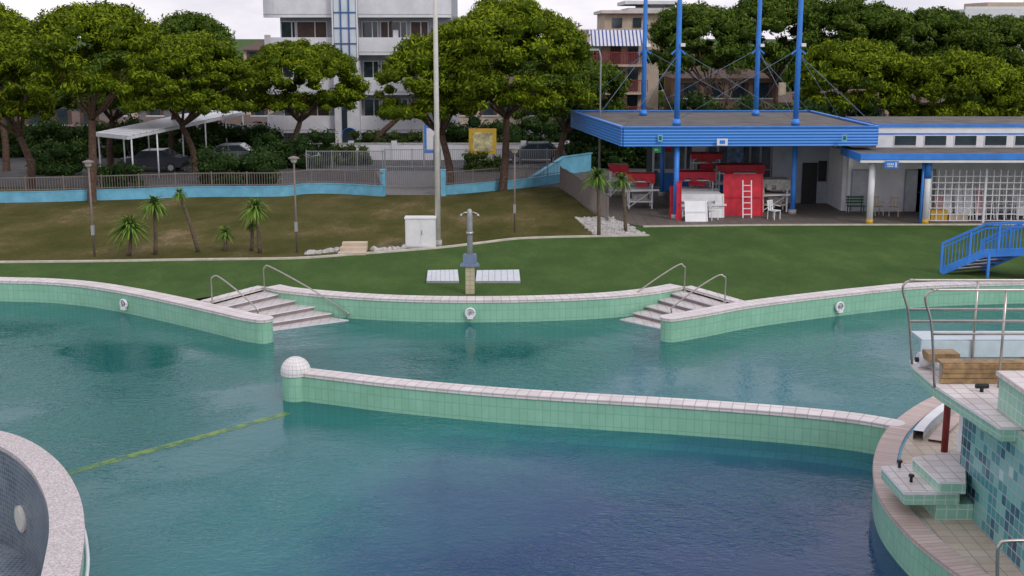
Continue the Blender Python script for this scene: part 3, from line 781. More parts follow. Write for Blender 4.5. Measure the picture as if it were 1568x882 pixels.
for s,t,h0,h1 in((a,b,.3,1.15),(b,d,1.15,1.2)):
    c['panel'].face([(s.x,s.y,0),(t.x,t.y,0),(t.x,t.y,h1),(s.x,s.y,h0)],lblue);c['panel'].face([(s.x,s.y+.2,h0),(t.x,t.y+.2,h1),(t.x,t.y+.2,0),(s.x,s.y+.2,0)],lblue)
    c['cap'].beam((s.x,s.y+.1,h0),(t.x,t.y+.1,h1),.26,.06,lblue)
c.done()
# ---------------------------------------------------------------- blue footbridge
c=O('blue_footbridge')
base=G(1440,419);ax=Vector((.86,-.50,0)).normalized();pw=Vector((.93,.36,0)).normalized()
W=1.9
def prof(s):
    if s<1.5:return .05+.85*(s/1.5)
    return .9+.22*math.sin(min(1,(s-1.5)/5)*math.pi)
def pt(s,w,z):return base+ax*s+pw*w+Vector((0,0,z))
ss=[i*.25 for i in range(0,29)]
for w in(0,W):
    for i in range(len(ss)-1):
        s0,s1_=ss[i],ss[i+1]
        c['stringer'].beam(pt(s0,w,prof(s0)+.02),pt(s1_,w,prof(s1_)+.02),.07,.28,blue)
        c['handrail'].beam(pt(s0,w,prof(s0)+1.12),pt(s1_,w,prof(s1_)+1.12),.08,.09,blue)
        c['midrail'].beam(pt(s0,w,prof(s0)+.96),pt(s1_,w,prof(s1_)+.96),.04,.05,blue)
    for i in range(len(ss)*2):
        s=i*.125
        if s<7:c['baluster'].beam(pt(s,w,prof(s)),pt(s,w,prof(s)+(1.12)),.022 if i%8 else .08,.022 if i%8 else .08,blue)
for i in range(5):
    s=.2+i*.28;z=.17*(i+1)-.03
    a,b=pt(s,.05,z),pt(s,W-.05,z)
    c['tread'].beam(a,b,.26,.04,mat('bridge_tread',(.07,.06,.06),.8,.2,3));c['nosing'].beam(a-ax*.15,b-ax*.15,.04,.05,white)
for i in range(24):
    s=1.55+i*.23;c['deck'].beam(pt(s,.05,prof(s)),pt(s,W-.05,prof(s)),.22,.04,wood)
for s in(1.7,6.0):
    for w in(0,W):c['leg'].beam(pt(s,w,-.02 if s<5 else -.9),pt(s,w,prof(s)),.09,.09,blue)
c.done()
# ---------------------------------------------------------------- kiosk with masts
RZ=4.5
FL,FR,BR,BL=G(955,196,RZ),G(1342,195,RZ),G(1240,171,RZ),G(877,171,RZ)
fascia=ribbed('blue_fascia',(.05,.25,.74),'Y',2.2,.4)
c=O('beach_bar_pavilion')
quad=[FL,FR,BR,BL]
c['roof'].prism([p.xy for p in quad],RZ-.25,RZ-.03,roofgrey,roofgrey)
ce=(FL+FR+BR+BL)/4
for i in range(4):
    a=quad[i].copy();b=quad[(i+1)%4].copy()
    n=Vector((b.y-a.y,-(b.x-a.x),0)).normalized()
    if n.dot(a-ce)<0:n=-n
    P=[a+n*.0,b,b+n*.12,a+n*.12]
    c['fascia_%d'%i].prism([q.xy for q in P],RZ-.88,RZ+.02,fascia)
    c['fascia_trim_%d'%i].prism([q.xy for q in [a-n*.05,b-n*.05,b+n*.16,a+n*.16]],RZ+.02,RZ+.07+.002*i,blue)
c['soffit'].prism([p.xy for p in quad],RZ-.8,RZ-.74,mat('soffit',(.35,.37,.40),.8,.1,2))
mast_px=[(985,176),(1036,191),(1157,176),(1218,191)]
mp=[G(u,v,RZ) for u,v in mast_px]
br_=[]
for k,p in enumerate(mp):
    c['mast_%d'%k].tube([(p.x,p.y,RZ-.1),(p.x,p.y,RZ+4),(p.x,p.y,13.5),(p.x,p.y,14)],[.14,.13,.10,.03],blue,14)
    c['mast_foot_%d'%k].tube([(p.x,p.y,RZ),(p.x,p.y,RZ+.12),(p.x,p.y,RZ+.3)],[.22,.22,.14],blue,14)
    z=D(mast_px[k][0],75,p.y).z;br_.append(Vector((p.x,p.y,z)))
    c['bracket_%d'%k].beam((p.x-.35,p.y,z-.25),(p.x,p.y,z+.05),.05,.08,blue);c['bracket_%d'%k].beam((p.x+.35,p.y,z-.25),(p.x,p.y,z+.05),.05,.08,blue)
    c['mast_lamp_%d'%k].obox((p.x+.18,p.y-.12,z+.2),(.22,.2,.16),.2,white)
cab=mat('cable',(.14,.19,.28),.5,.1,3)
def cable(a,b,r=.012):c['cables'].tube([a,b],r,cab,5)
for a,b in((0,1),(1,0),(2,3),(3,2),(0,2),(1,3),(3,1),(2,0)):
    cable(br_[a],mp[b]+Vector((0,0,.2)))
for k,t in((3,FR),(3,FR.lerp(BR,.5)),(2,BR),(1,FL),(0,BL),(0,FL.lerp(BL,.5))):cable(br_[k]-Vector((0,0,.25)),t,.016)
for u,v in((1034,336),(1213,328),(1013,300),(1215,300)):
    p=G(u,v);c['column'].tube([(p.x,p.y,0),(p.x,p.y,RZ-.8)],.13,blue,14)
    c['column_base'].tube([(p.x,p.y,0),(p.x,p.y,.25)],.2,stone,14)
ys=G(1100,290).y
xa,xb=D(1000,290,ys).x,D(1196,290,ys).x
c['shop_back'].box((xa,ys+.3,0),(xb,ys+4,3.6),dark)
for z in(.05,1.1,2.5,3.3):c['frame'].box((xa,ys+.1,z),(xb,ys+.2,z+.08),white)
nb=12
for i in range(nb+1):
    x=xa+(xb-xa)*i/nb;c['frame_post'].box((x-.05,ys+.06,0),(x+.05,ys+.22,3.5),white)
c['glass'].box((xa,ys+.24,0),(xb,ys+.27,3.5),mat('shop_glass',(.17,.21,.24),.08,.6,.8,spec=.8))
c['header'].box((xa,ys+.02,3.4),(xb,ys+.3,3.7),white)
c['wall_right'].box((xb,ys-1.5,0),(xb+1.0,ys+4,3.65),white2)
c['counter'].box((xa+.3,ys-1.0,.02),(xb-3,ys-.6,1.1),blue)
c['counter_top'].box((xa+.2,ys-1.1,1.1),(xb-2.9,ys-.5,1.16),white)
c['red_poster'].box((xa+.6,ys-.1,2.2),(xa+1.0,ys-.05,2.9),red)
c['poster'].box((xb-3.2,ys-.1,1.6),(xb-2.3,ys-.05,2.9),mat('poster_print',(.25,.4,.6),.5,.5,4))
c['menu_board'].box((xa+2.2,ys-.1,1.5),(xa+3.0,ys-.05,2.6),white)
c.done()
for u in(1011,1106,1293):
    c=O('small_sign');y=FL.y-.16;p=D(u,211 if u!=1106 else 217,y)
    w=.12 if u!=1106 else .26
    c['panel'].box((p.x-w,y-.03,p.z-.18),(p.x+w,y,p.z+.15),lblue if u!=1106 else white)
    c['mark'].box((p.x-w*.5,y-.04,p.z-.1),(p.x+w*.5,y-.032,p.z+.08),blue if u==1106 else darkgrn);c.done()
c=O('exit_sign');y=FL.y+.4;p=D(1006,229,y);c['panel'].box((p.x-.2,y-.03,p.z-.15),(p.x+.2,y,p.z+.15),mat('green_sign',(.02,.35,.12),.4,.1,3));c['arrow'].box((p.x-.12,y-.04,p.z-.04),(p.x+.05,y-.031,p.z+.04),white);c['bracket'].box((p.x-.02,y-.02,p.z+.15),(p.x+.02,y,p.z+.4),galv);c.done()
def cart(u0,u1,vb,ht,dep=.9,topm=red,shelf=white):
    a,b=G(u0,vb),G(u1,vb);o=O('stacked_bar_table');x0,x1,y=a.x,b.x,a.y
    for x in(x0,x1):
        for yy in(y,y+dep):o['leg'].box((x-.035,yy-.035,0),(x+.035,yy+.035,ht),white)
    for z in(.35,ht*.55,ht*.8):o['shelf'].box((x0-.05,y-.05,z),(x1+.05,y+dep+.05,z+.07),shelf)
    o['cover'].box((x0-.12,y-.12,ht),(x1+.12,y+dep+.12,ht+.09),topm)
    n=6
    for i in range(n):
        xa_=x0-.12+(x1-x0+.24)*i/n;xb2=x0-.12+(x1-x0+.24)*(i+1)/n
        d0=R(.2,.45);ya,yb2=y-.13-R(0,.06),y-.13-R(0,.06)
        o['cover_drop'].face([(xa_,y-.125,ht+.085),(xa_,ya,ht-d0),(xb2,yb2,ht-d0+R(-.06,.06)),(xb2,y-.125,ht+.085)],topm)
    o['box_1'].obox(((x0+x1)/2,y+dep*.4,.6),((x1-x0)*.6,dep*.5,.35),.15,stone)
    o['box_2'].obox(((x0+x1)/2+.1,y+dep*.4,.35+ht*.55),((x1-x0)*.5,dep*.5,.3),-.2,topm)
    o['brace'].beam((x0,y-.04,.1),(x1,y-.04,ht*.55),.04,.04,white)
    o['crosspiece'].beam((x0-.3,y-.2,ht*.55),(x1+.35,y-.16,ht*.55+.05),.06,.09,white)
    o.done()
cart(963,998,320,1.75);cart(1040,1090,322,1.9);cart(1100,1165,312,2.0);cart(1168,1204,325,1.6,shelf=beige,topm=stone);cart(1045,1100,333,1.1,topm=white)
cart(935,958,302,1.7);cart(1060,1100,300,2.3)
def panel(name,u0,u1,vb,h,mt,lean=.35,th=.05):
    a,b=G(u0,vb),G(u1,vb);o=O(name)
    o['board'].face([(a.x,a.y,0.02),(b.x,b.y,0.02),(b.x,b.y+lean,h),(a.x,a.y+lean,h)],mt)
    o['board'].face([(a.x,a.y+th,0.02),(a.x,a.y+lean+th,h),(b.x,b.y+lean+th,h),(b.x,b.y+th,0.02)],mt)
    o['frame'].beam((a.x,a.y-.01,.02),(a.x,a.y+lean-.01,h),.05,.05,mt);o['frame'].beam((b.x,b.y-.01,.02),(b.x,b.y+lean-.01,h),.05,.05,mt);o['frame'].beam((a.x,a.y+lean,h),(b.x,b.y+lean,h),.05,.05,mt)
    o['batten'].beam((a.x,a.y+lean*.45-.02,h*.45),(b.x,b.y+lean*.45-.02,h*.45),.03,.07,mt)
    o.done()
panel('red_folding_board',1108,1167,331,2.05,red);panel('red_folding_board',1036,1042,338,1.9,red,.1)
panel('red_folding_board',1026,1034,336,1.6,red,.2)
panel('white_folded_table',1050,1083,340,1.0,white,.5);panel('white_folded_table',1086,1108,334,1.15,white,.3)
c=O('white_ladder');a,b=G(1137,334),G(1150,334)
for q in(a,b):c['rail'].beam((q.x,q.y-.1,.02),(q.x,q.y+.3,1.85),.05,.05,white)
for i in range(6):
    t=(i+.7)/6.6;z=1.85*t;yy=a.y-.1+.4*t;c['rung'].beam((a.x,yy,z),(b.x,yy,z),.05,.04,white)
c.done()
def chair(u,v,mt,rot=0):
    p=G(u,v);o=O('plastic_chair');cr,sr=math.cos(rot),math.sin(rot)
    def q(x,y,z):return (p.x+x*cr-y*sr,p.y+x*sr+y*cr,z)
    for x in(-.22,.22):
        for y in(-.2,.22):o['leg'].beam(q(x,y,0),q(x*.95,y,.44),.035,.035,mt)
    o['seat'].obox(q(0,0,.45),(.46,.46,.04),rot,mt)
    for x in(-.15,0,.15):o['back'].beam(q(x,.22,.46),q(x,.3,.9),.07,.02,mt)
    o['back_top'].beam(q(-.22,.3,.9),q(.22,.3,.9),.03,.06,mt)
    for x in(-.24,.24):o['arm'].beam(q(x,-.2,.66),q(x,.26,.68),.04,.03,mt)
    o.done()
for u,v,r_ in((1343,330,.2),(1368,331,-.3),(1185,336,.7),(1090,337,2.2)):chair(u,v,white if u<1300 else beige,r_)
c=O('slatted_bench');a=G(1298,330);b=G(1325,330)
for i in range(4):c['seat'].beam((a.x,a.y+i*.12,.45),(b.x,a.y+i*.12,.45),.09,.03,darkgrn)
for i in range(3):c['back'].beam((a.x,a.y+.45,.6+i*.14),(b.x,a.y+.45,.6+i*.14),.03,.09,darkgrn)
for x in(a.x+.1,b.x-.1):
    c['leg'].beam((x,a.y,0),(x,a.y,.44),.05,.05,darkgrn);c['leg'].beam((x,a.y+.45,0),(x,a.y+.45,.95),.05,.05,darkgrn)
c.done()
# ---------------------------------------------------------------- changing rooms building (right)
c=O('changing_rooms_building')
yf=G(1331,344).y;xL=D(1316,240,yf).x;XR=40
c['canopy'].box((xL,yf-.3,3.12),(XR,yf+3.2,3.4),roofgrey,roofgrey)
c['canopy_edge'].box((xL-.03,yf-.36,3.14),(XR,yf-.3,3.42),blue)
c['canopy_edge_white'].box((xL-.03,yf-.34,3.0),(XR,yf-.26,3.11),white)
c['canopy_side'].box((xL-.06,yf-.3,3.05),(xL,yf+3.2,3.42),blue)
xc=D(1343,200,yf+3.2).x
c['clerestory'].box((xc,yf+3.2,3.0),(XR,yf+9,4.42),white,roofgrey)
c['clerestory_band'].box((xc-.06,yf+3.12,4.42),(XR,yf+9,4.55),blue,roofgrey)
c['clerestory_band2'].box((xc-.03,yf+3.17,4.04),(XR,yf+3.195,4.11),blue)
x=xc+.9
while x<XR-2:
    c['clerestory_window'].box((x,yf+3.14,3.52),(x+1.05,yf+3.165,3.98),darkglass)
    c['window_frame'].box((x-.05,yf+3.17,3.47),(x+1.1,yf+3.19,4.01),white);x+=1.5
yb=G(1300,331).y+1.5
c['back_wall'].box((D(1297,300,yb).x,yb,0),(XR,yb+.3,3.1),white2)
x1_=D(1297,300,yb).x
c['side_wall'].box((x1_-3.2,yb+3.2,0),(x1_,yb+3.5,3.6),mat('blue_grey_wall',(.36,.39,.45),.8,.1,2))  # blue-grey wall colour with slight random variation
c['side_wall_near'].box((x1_-.2,yb+.3,0),(x1_-.004,yb+3.19,3.09),white2)
c['dark_door'].box((x1_-1.6,yb+3.14,0),(x1_-.8,yb+3.19,2.2),dark)
c['dark_window'].box((x1_-.75,yb+3.14,1.2),(x1_-.3,yb+3.18,2.3),dark)
for u in(1303,1385,1402):
    xx=D(u,300,yb).x;c['door_frame'].box((xx-.05,yb-.03,0),(xx+.95,yb-.01,2.2),mat('grey_door',(.28,.3,.33),.6,.1,3));c['door'].box((xx+.03,yb-.05,.05),(xx+.87,yb-.032,2.12),mat('pale_door',(.42,.44,.48),.6,.1,3))
    c['door_handle'].box((xx+.1,yb-.09,1.0),(xx+.2,yb-.05,1.04),galv)
for u,mt_ in((1331,white),(1416,blue),(1590,white),(1700,white)):
    p=G(u,343);x=p.x
    c['column'].tube([(x,p.y,0),(x,p.y,3.1)],.15,white,16)
    c['column_foot'].tube([(x,p.y,0),(x,p.y,.22)],.17,yellow,16)
    if mt_ is blue:c['downpipe'].tube([(x-.24,p.y,0),(x-.24,p.y,3.1)],.06,blue,10);c['collar'].tube([(x,p.y,2.2),(x,p.y,3.1)],.165,blue,16)
c.done()
c=O('wc_sign');y=yf-.4;p=D(1365,252,y);c['panel'].box((p.x-.33,y-.03,p.z-.17),(p.x+.33,y,p.z+.17),blue)
for i,xx in enumerate((-.2,-.12,-.04,.04)):c['letter_%d'%i].box((p.x+xx,y-.04,p.z-.03),(p.x+xx+.05,y-.032,p.z+.07),white)
c['figure'].box((p.x+.17,y-.04,p.z-.12),(p.x+.24,y-.032,p.z+.1),white);c['stroke'].box((p.x-.2,y-.04,p.z-.1),(p.x+.09,y-.032,p.z-.07),white);c.done()
c=O('white_lattice_fence');a=G(1424,342)
x0=a.x;y=a.y+.15;z0,z1=.12,2.55
wv=mat('lattice_white',(.68,.68,.70),.5,.05,3)
x=x0
while x<30:
    c['vertical'].box((x-.02,y,z0),(x+.02,y+.03,z1),wv);x+=.33
z=z0
while z<=z1+.01:
    c['horizontal'].box((x0,y-.03,z-.018),(30,y-.001,z+.018),wv);z+=.305
for x in(x0-.1,x0+2.6,x0+5.2,x0+7.8):c['post'].box((x-.05,y-.055,0),(x+.05,y+.06,2.6),wv)
c.done()
c=O('stacked_sunloungers');y=a.y+1.1
x=x0+.3
pinkish=mat('pink_fabric',(.5,.28,.30),.8,.2,3)
while x<27:
    h=R(1.3,1.75);w=.2
    c['frame'].beam((x-w,y+R(0,.3),.02),(x-w+R(-.03,.1),y+.5,h),.045,.06,white);c['frame'].beam((x+w,y+R(0,.3),.02),(x+w+R(-.1,.03),y+.5,h),.045,.06,white)
    for k in range(3):c['slat'].beam((x-w,y+.15+.1*k,.3+.45*k),(x+w,y+.15+.1*k,.3+.45*k),.05,.035,white)
    if R(0,1)<.6:c['fabric'].face([(x-w,y+.1,.2),(x+w,y+.1,.2),(x+w,y+.45,h-.2),(x-w,y+.45,h-.2)],random.choice((white2,white2,pinkish)))
    x+=R(.42,.6)
c['crate'].box((x0+.2,y-.6,.02),(x0+1.0,y-.1,.55),yellow);c['crate'].box((x0+1.1,y-.6,.02),(x0+2.0,y-.15,.35),beige)
c.done()
# ---------------------------------------------------------------- apartment building (white)
c=O('white_apartment_building');Y=96.
def X(u,y=Y):return D(u,60,y).x
mid0,mid1=X(511),X(549)
wallL,wallR=X(424),X(690)
wgrey=mat('grey_render',(.36,.38,.41),.85,.08,1.2)
c['walls'].box((wallL,Y+1.6,0),(wallR,Y+13,14.6),wgrey,roofgrey)
c['roof_parapet'].box((wallL-.3,Y+1.3,14.6),(wallR+.3,Y+13.3,15.2),white2,roofgrey)
c['stair_tower'].box((mid0,Y-.6,0),(mid1,Y+1.6,6.9),white2)
c['stair_core'].box((mid0+.1,Y-.4,6.9),(mid1-.1,Y+1.6,15.5),white2)
gx0,gx1=mid0+.02,mid1-.02
c['stair_glass'].box((gx0+.1,Y-.5,7.2),(gx1-.1,Y-.44,15.3),mat('pale_stair_glass',(.62,.68,.73),.2,.08,1))
for k in range(4):
    x=gx0+(gx1-gx0)*k/3;c['stair_mullion'].box((x-.05,Y-.6,7.0),(x+.05,Y-.46,15.4),mat('navy_frame',(.05,.12,.30),.5,.1,3) if k in(1,2) else white)
z=7.0
while z<15.4:
    c['stair_transom'].box((gx0,Y-.57,z),(gx1,Y-.47,z+.09),mat('navy_frame',(.05,.12,.30),.5,.1,3));z+=1.15
c['tower_slit'].box((mid0+.55,Y-.66,1.2),(mid0+.95,Y-.605,6.0),darkglass)
x=(mid0+mid1)/2+.15
pr=[(x-.55,0.02),(x+.55,0.02),(x+.55,1.3)]+[(x+.55*math.cos(a),1.3+.55*math.sin(a)) for a in [math.pi*k/10 for k in range(1,10)]]+[(x-.55,1.3)]
c['arched_door'].face([(p[0],Y-.67,p[1]) for p in pr],darkglass)
for k in range(len(pr)-1):c['arch_frame'].beam((pr[k][0],Y-.64,pr[k][1]),(pr[k+1][0],Y-.64,pr[k+1][1]),.06,.1,blue)
def balcony(x0,x1,z,ph,rl,rr_,dep=1.6):
    P=[];n=8
    P.append((x0,Y+1.65))
    if rl:
        for k in range(n+1):
            a=math.pi-math.pi/2*k/n;P.append((x0+rl+rl*math.cos(a),Y+dep-math.sin(a)*dep))
    else:P.append((x0,Y))
    if rr_:
        for k in range(n+1):
            a=math.pi/2-math.pi/2*k/n;P.append((x1-rr_+rr_*math.cos(a),Y+dep-math.sin(a)*dep))
    else:P.append((x1,Y))
    P.append((x1,Y+1.65))
    c['balcony_slab'].prism(P,z-.22,z,white2)
    for i in range(1,len(P)-2):
        a,b=P[i],P[i+1]
        c['balcony_parapet'].face([(a[0],a[1]-.01,z-.22),(b[0],b[1]-.01,z-.22),(b[0],b[1]-.01,z+ph),(a[0],a[1]-.01,z+ph)],white2)
        c['balcony_parapet'].face([(b[0],b[1]+.12,z),(a[0],a[1]+.12,z),(a[0],a[1]+.12,z+ph),(b[0],b[1]+.12,z+ph)],white2)
        c['balcony_parapet'].face([(a[0],a[1],z+ph),(b[0],b[1],z+ph),(b[0],b[1]+.12,z+ph),(a[0],a[1]+.12,z+ph)],white2)
        c['parapet_groove'].beam((a[0],a[1]-.02,z+.02),(b[0],b[1]-.02,z+.02),.02,.04,wgrey)
for z in(1.65,4.55,7.55,10.35,13.15):
    balcony(X(399),mid0-.02,z,1.1,1.8,0)
    balcony(mid1+.02,X(690) if z>7 else X(648),z,1.1,0,1.5)
    for (u0,u1,mt_) in((432,452,darkglass),(456,500,shutter),(556,578,darkglass),(584,600,shutter),(600,622,darkglass),(630,655,shutter)):
        c['window'].box((X(u0,Y+1.6),Y+1.52,z+.05),(X(u1,Y+1.6),Y+1.555,z+2.25),mt_)
        c['window_frame'].box((X(u0,Y+1.6)-.08,Y+1.56,z),(X(u1,Y+1.6)+.08,Y+1.595,z+2.33),white)
        c['window_mullion'].box(((X(u0)+X(u1))/2-.04,Y+1.5,z+.05),((X(u0)+X(u1))/2+.04,Y+1.519,z+2.25),white)
c['ac_unit'].box((X(600),Y+1.0,7.6),(X(608),Y+1.4,9.2),white)
c.done()
c=O('beige_apartment_building');Y2=112.
def X2(u):return D(u,60,Y2).x
def Z2(v):return D(900,v,Y2).z
c['walls'].box((X2(886),Y2,0),(X2(1010),Y2+12,Z2(45)),beige,brownroof)
c['upper_storey'].box((X2(928),Y2+2,Z2(45)),(X2(1045),Y2+12.1,Z2(20)),beige,roofgrey)
c['upper_roof'].box((X2(922),Y2+1.4,Z2(20)),(X2(1048),Y2+12.3,Z2(15)),mat('pale_cornice',(.58,.53,.48),.8,.1,2),brownroof)
c['upper_window'].box((X2(940),Y2+1.9,Z2(42)),(X2(955),Y2+1.95,Z2(27)),darkglass);c['upper_window'].box((X2(972),Y2+1.9,Z2(42)),(X2(985),Y2+1.95,Z2(27)),darkglass)
aw=mat('awning_cloth',(.62,.62,.68),.8,.06,2)
c['awning'].face([(X2(898),Y2-2.0,Z2(70)),(X2(990),Y2-2.0,Z2(70)),(X2(988),Y2,Z2(46)),(X2(902),Y2,Z2(46))],aw)
nS=16
for i in range(nS):
    a_=X2(898)+(X2(990)-X2(898))*i/nS;c['awning_stripe'].face([(a_,Y2-2.01,Z2(70)+.012),(a_+.12,Y2-2.01,Z2(70)+.012),(a_+.12,Y2-.01,Z2(46)+.012),(a_,Y2-.01,Z2(46)+.012)],mat('navy_stripe',(.06,.09,.25),.8,.1,2))
rb=mat('red_brown_rail',(.25,.05,.05),.6,.2,3)
for vz in(98,140,180):
    z=Z2(vz);c['balcony'].box((X2(900),Y2-1.6,z-.2),(X2(990),Y2,z),beige)
    for i in range(40):
        x=X2(900)+(X2(990)-X2(900))*i/39;c['balcony_rail'].box((x-.03,Y2-1.6,z),(x+.03,Y2-1.55,z+1),rb)
    c['balcony_rail'].box((X2(900),Y2-1.62,z+1),(X2(990),Y2-1.53,z+1.08),rb)
    for u in(905,935,962):c['window'].box((X2(u),Y2-.06,z+.05),(X2(u+16),Y2-.01,z+2.1),darkglass if u!=935 else shutter)
    c['pier'].box((X2(898),Y2-1.5,z),(X2(902),Y2-1.2,z+2.6),beige)
c.done()
def house(name,u0,u1,vt,y,wallm,roofm,dep=9,rh=1.2,nw=4,fl=2):
    c=O(name);x0,x1=D(u0,60,y).x,D(u1,60,y).x;h=D((u0+u1)/2,vt,y).z
    c['walls'].box((x0,y,0),(x1,y+dep,h-rh-.01),wallm)
    o=.5;a=[(x0-o,y-o),(x1+o,y-o),(x1+o,y+dep+o),(x0-o,y+dep+o)]
    rx=min(dep/2,(x1-x0)/2-.2);e0=Vector((x0+rx,y+dep/2,h));e1=Vector((x1-rx,y+dep/2,h))
    v=[Vector((p[0],p[1],h-rh)) for p in a]
    for f in([v[0],v[1],e1,e0],[v[1],v[2],e1],[v[2],v[3],e0,e1],[v[3],v[0],e0],v[::-1]):c['roof'].face(f,roofm)
    H=(h-rh)/fl
    for f in range(fl):
        for i in range(nw):
            x=x0+(x1-x0)*(i+.5)/nw;z=f*H+.9
            c['window'].box((x-.5,y-.05,z),(x+.5,y-.01,z+1.3),darkglass);c['shutter'].box((x-.85,y-.07,z),(x-.52,y-.01,z+1.3),shutter);c['shutter'].box((x+.52,y-.07,z),(x+.85,y-.01,z+1.3),shutter);c['sill'].box((x-.9,y-.12,z-.1),(x+.9,y-.01,z-.002),white2)
    c['chimney'].box((x0+1.5,y+dep*.5,h-.8),(x0+2.1,y+dep*.5+.6,h+.6),wallm);c.done()
house('brown_house',1040,1190,96,108,beige2,brownroof,10,1.3,4,2)
house('beige_house',1190,1470,140,118,beige,brownroof,10,1.0,8,1)
house('beige_house',-60,150,176,112,beige2,brownroof,8,1.0,5,1)
house('beige_house',150,420,182,125,beige,brownroof,8,1.0,5,1)
house('beige_house',372,405,62,140,beige,brownroof,9,1,1,3)
house('beige_house',700,890,120,125,beige,brownroof,9,1.2,6,2)
c=O('white_apartment_block');Y3=190.;x0,x1=D(1478,20,Y3).x,D(1640,20,Y3).x
c['walls'].box((x0,Y3,0),(x1,Y3+15,D(1500,14,Y3).z),white2,roofgrey);c['penthouse'].box((x0+4,Y3+2,0),(x1-1,Y3+12,D(1500,3,Y3).z),beige,roofgrey)
for i in range(9):
    x=x0+1+i*1.8;zt=D(1500,14,Y3).z
    for z in(zt-2.2,zt-5,zt-8):c['window'].box((x,Y3-.06,z),(x+1,Y3-.01,z+1.3),darkglass)
c['rail'].box((x0,Y3-.01,D(1500,14,Y3).z),(x1,Y3+.1,D(1500,10,Y3).z),white)
c.done()
c=O('white_apartment_block');Y3=170.;x0,x1=D(962,20,Y3).x,D(1040,20,Y3).x
c['walls'].box((x0,Y3,0),(x1,Y3+12,D(1000,12,Y3).z),white2,roofgrey);c['roof_slab'].box((x0-.5,Y3-.5,D(1000,3,Y3).z-.3),(x1+.2,Y3+12.2,D(1000,1,Y3).z),white2)
c['upper'].box((x0+2,Y3+1,0),(x1-.5,Y3+11,D(1000,4,Y3).z),beige);c['window'].box((x0+3,Y3+.9,D(1000,11,Y3).z),(x0+5,Y3+.98,D(1000,6,Y3).z),darkglass);c.done()
c=O('white_street_wall');y=89.5;x0,x1=D(462,60,y).x,D(870,60,y).x
c['wall'].box((x0,y,0),(x1,y+.25,1.15),white2);c['cap'].box((x0-.05,y-.04,1.15),(x1+.05,y+.29,1.22),stone)
x=x0
while x<x1:c['pier'].box((x,y-.07,0),(x+.4,y-.001,1.4),white2);x+=3.1
c.done()
# long white slatted canopy receding along the street side
c=O('white_canopy');pm=mat('canopy_metal',(.74,.75,.78),.4,.08,2)
A=G(196,209,3.0);B=G(374,172,3.0);A2=G(146,204,3.0);B2=G(318,168,3.0)
n=22
for i in range(n):
    t0=i/n;t1=(i+.80)/n
    c['roof_slat'].prism([A.lerp(B,t0).xy,A.lerp(B,t1).xy,A2.lerp(B2,t1).xy,A2.lerp(B2,t0).xy],3.0,3.06,pm)
c['edge_beam'].beam(A-Vector((0,.02,.1)),B-Vector((0,.02,.1)),.1,.16,pm);c['edge_beam'].beam(A2-Vector((0,0,.1)),B2-Vector((0,0,.1)),.1,.16,pm);c['end_beam'].beam(A-Vector((0,.04,.1)),A2-Vector((0,.04,.1)),.1,.16,pm)
for t in(.02,.2,.4,.6,.8,.98):
    for a_,b_ in((A,B),(A2,B2)):
        q=a_.lerp(b_,t);c['post'].tube([(q.x,q.y,0),(q.x,q.y,2.95)],.05,pm,8)
c.done()
c=O('yellow_notice_board');p=G(740,262);y=p.y;x0,x1=D(718,220,y).x,D(760,220,y).x;zt=D(740,197,y).z;zb=D(740,236,y).z
c['frame'].box((x0,y,zb),(x1,y+.12,zt),yellow);c['sheet'].box((x0+.25,y-.03,zb+.2),(x1-.25,y-.005,zt-.25),mat('poster_paper',(.5,.45,.25),.6,.5,3))
for x in(x0+.15,x1-.15):c['leg'].box((x-.05,y+.13,0),(x+.05,y+.2,zb+.5),galv)
c.done()
c=O('blue_information_panel');y=p.y+3;x0,x1=D(650,220,y).x,D(672,220,y).x;zt=D(660,192,y).z
c['panel'].box((x0,y,.9),(x1,y+.1,zt),blue);c['sheet'].box((x0+.15,y-.03,1.1),(x1-.15,y-.005,zt-.2),white)
for x in(x0-.06,x1+.06):c['leg'].box((x-.05,y,0),(x+.05,y+.1,zt+.1),galv)
c.done()
c=O('rubbish_bin_enclosure');y=86;x0,x1=D(862,250,y).x,D(880,250,y).x;c['body'].box((x0,y,.1),(x1,y+.8,1.3),galv);c['lid'].prism([(x0-.05,y-.05),(x1+.05,y-.05),(x1+.05,y+.85),(x0-.05,y+.85)],1.3,1.42,darkgrn)
for x in(x0+.1,x1-.1):c['wheel'].tube([(x-.04,y+.1,.1),(x+.04,y+.1,.1)],.1,black,10)
c.done()
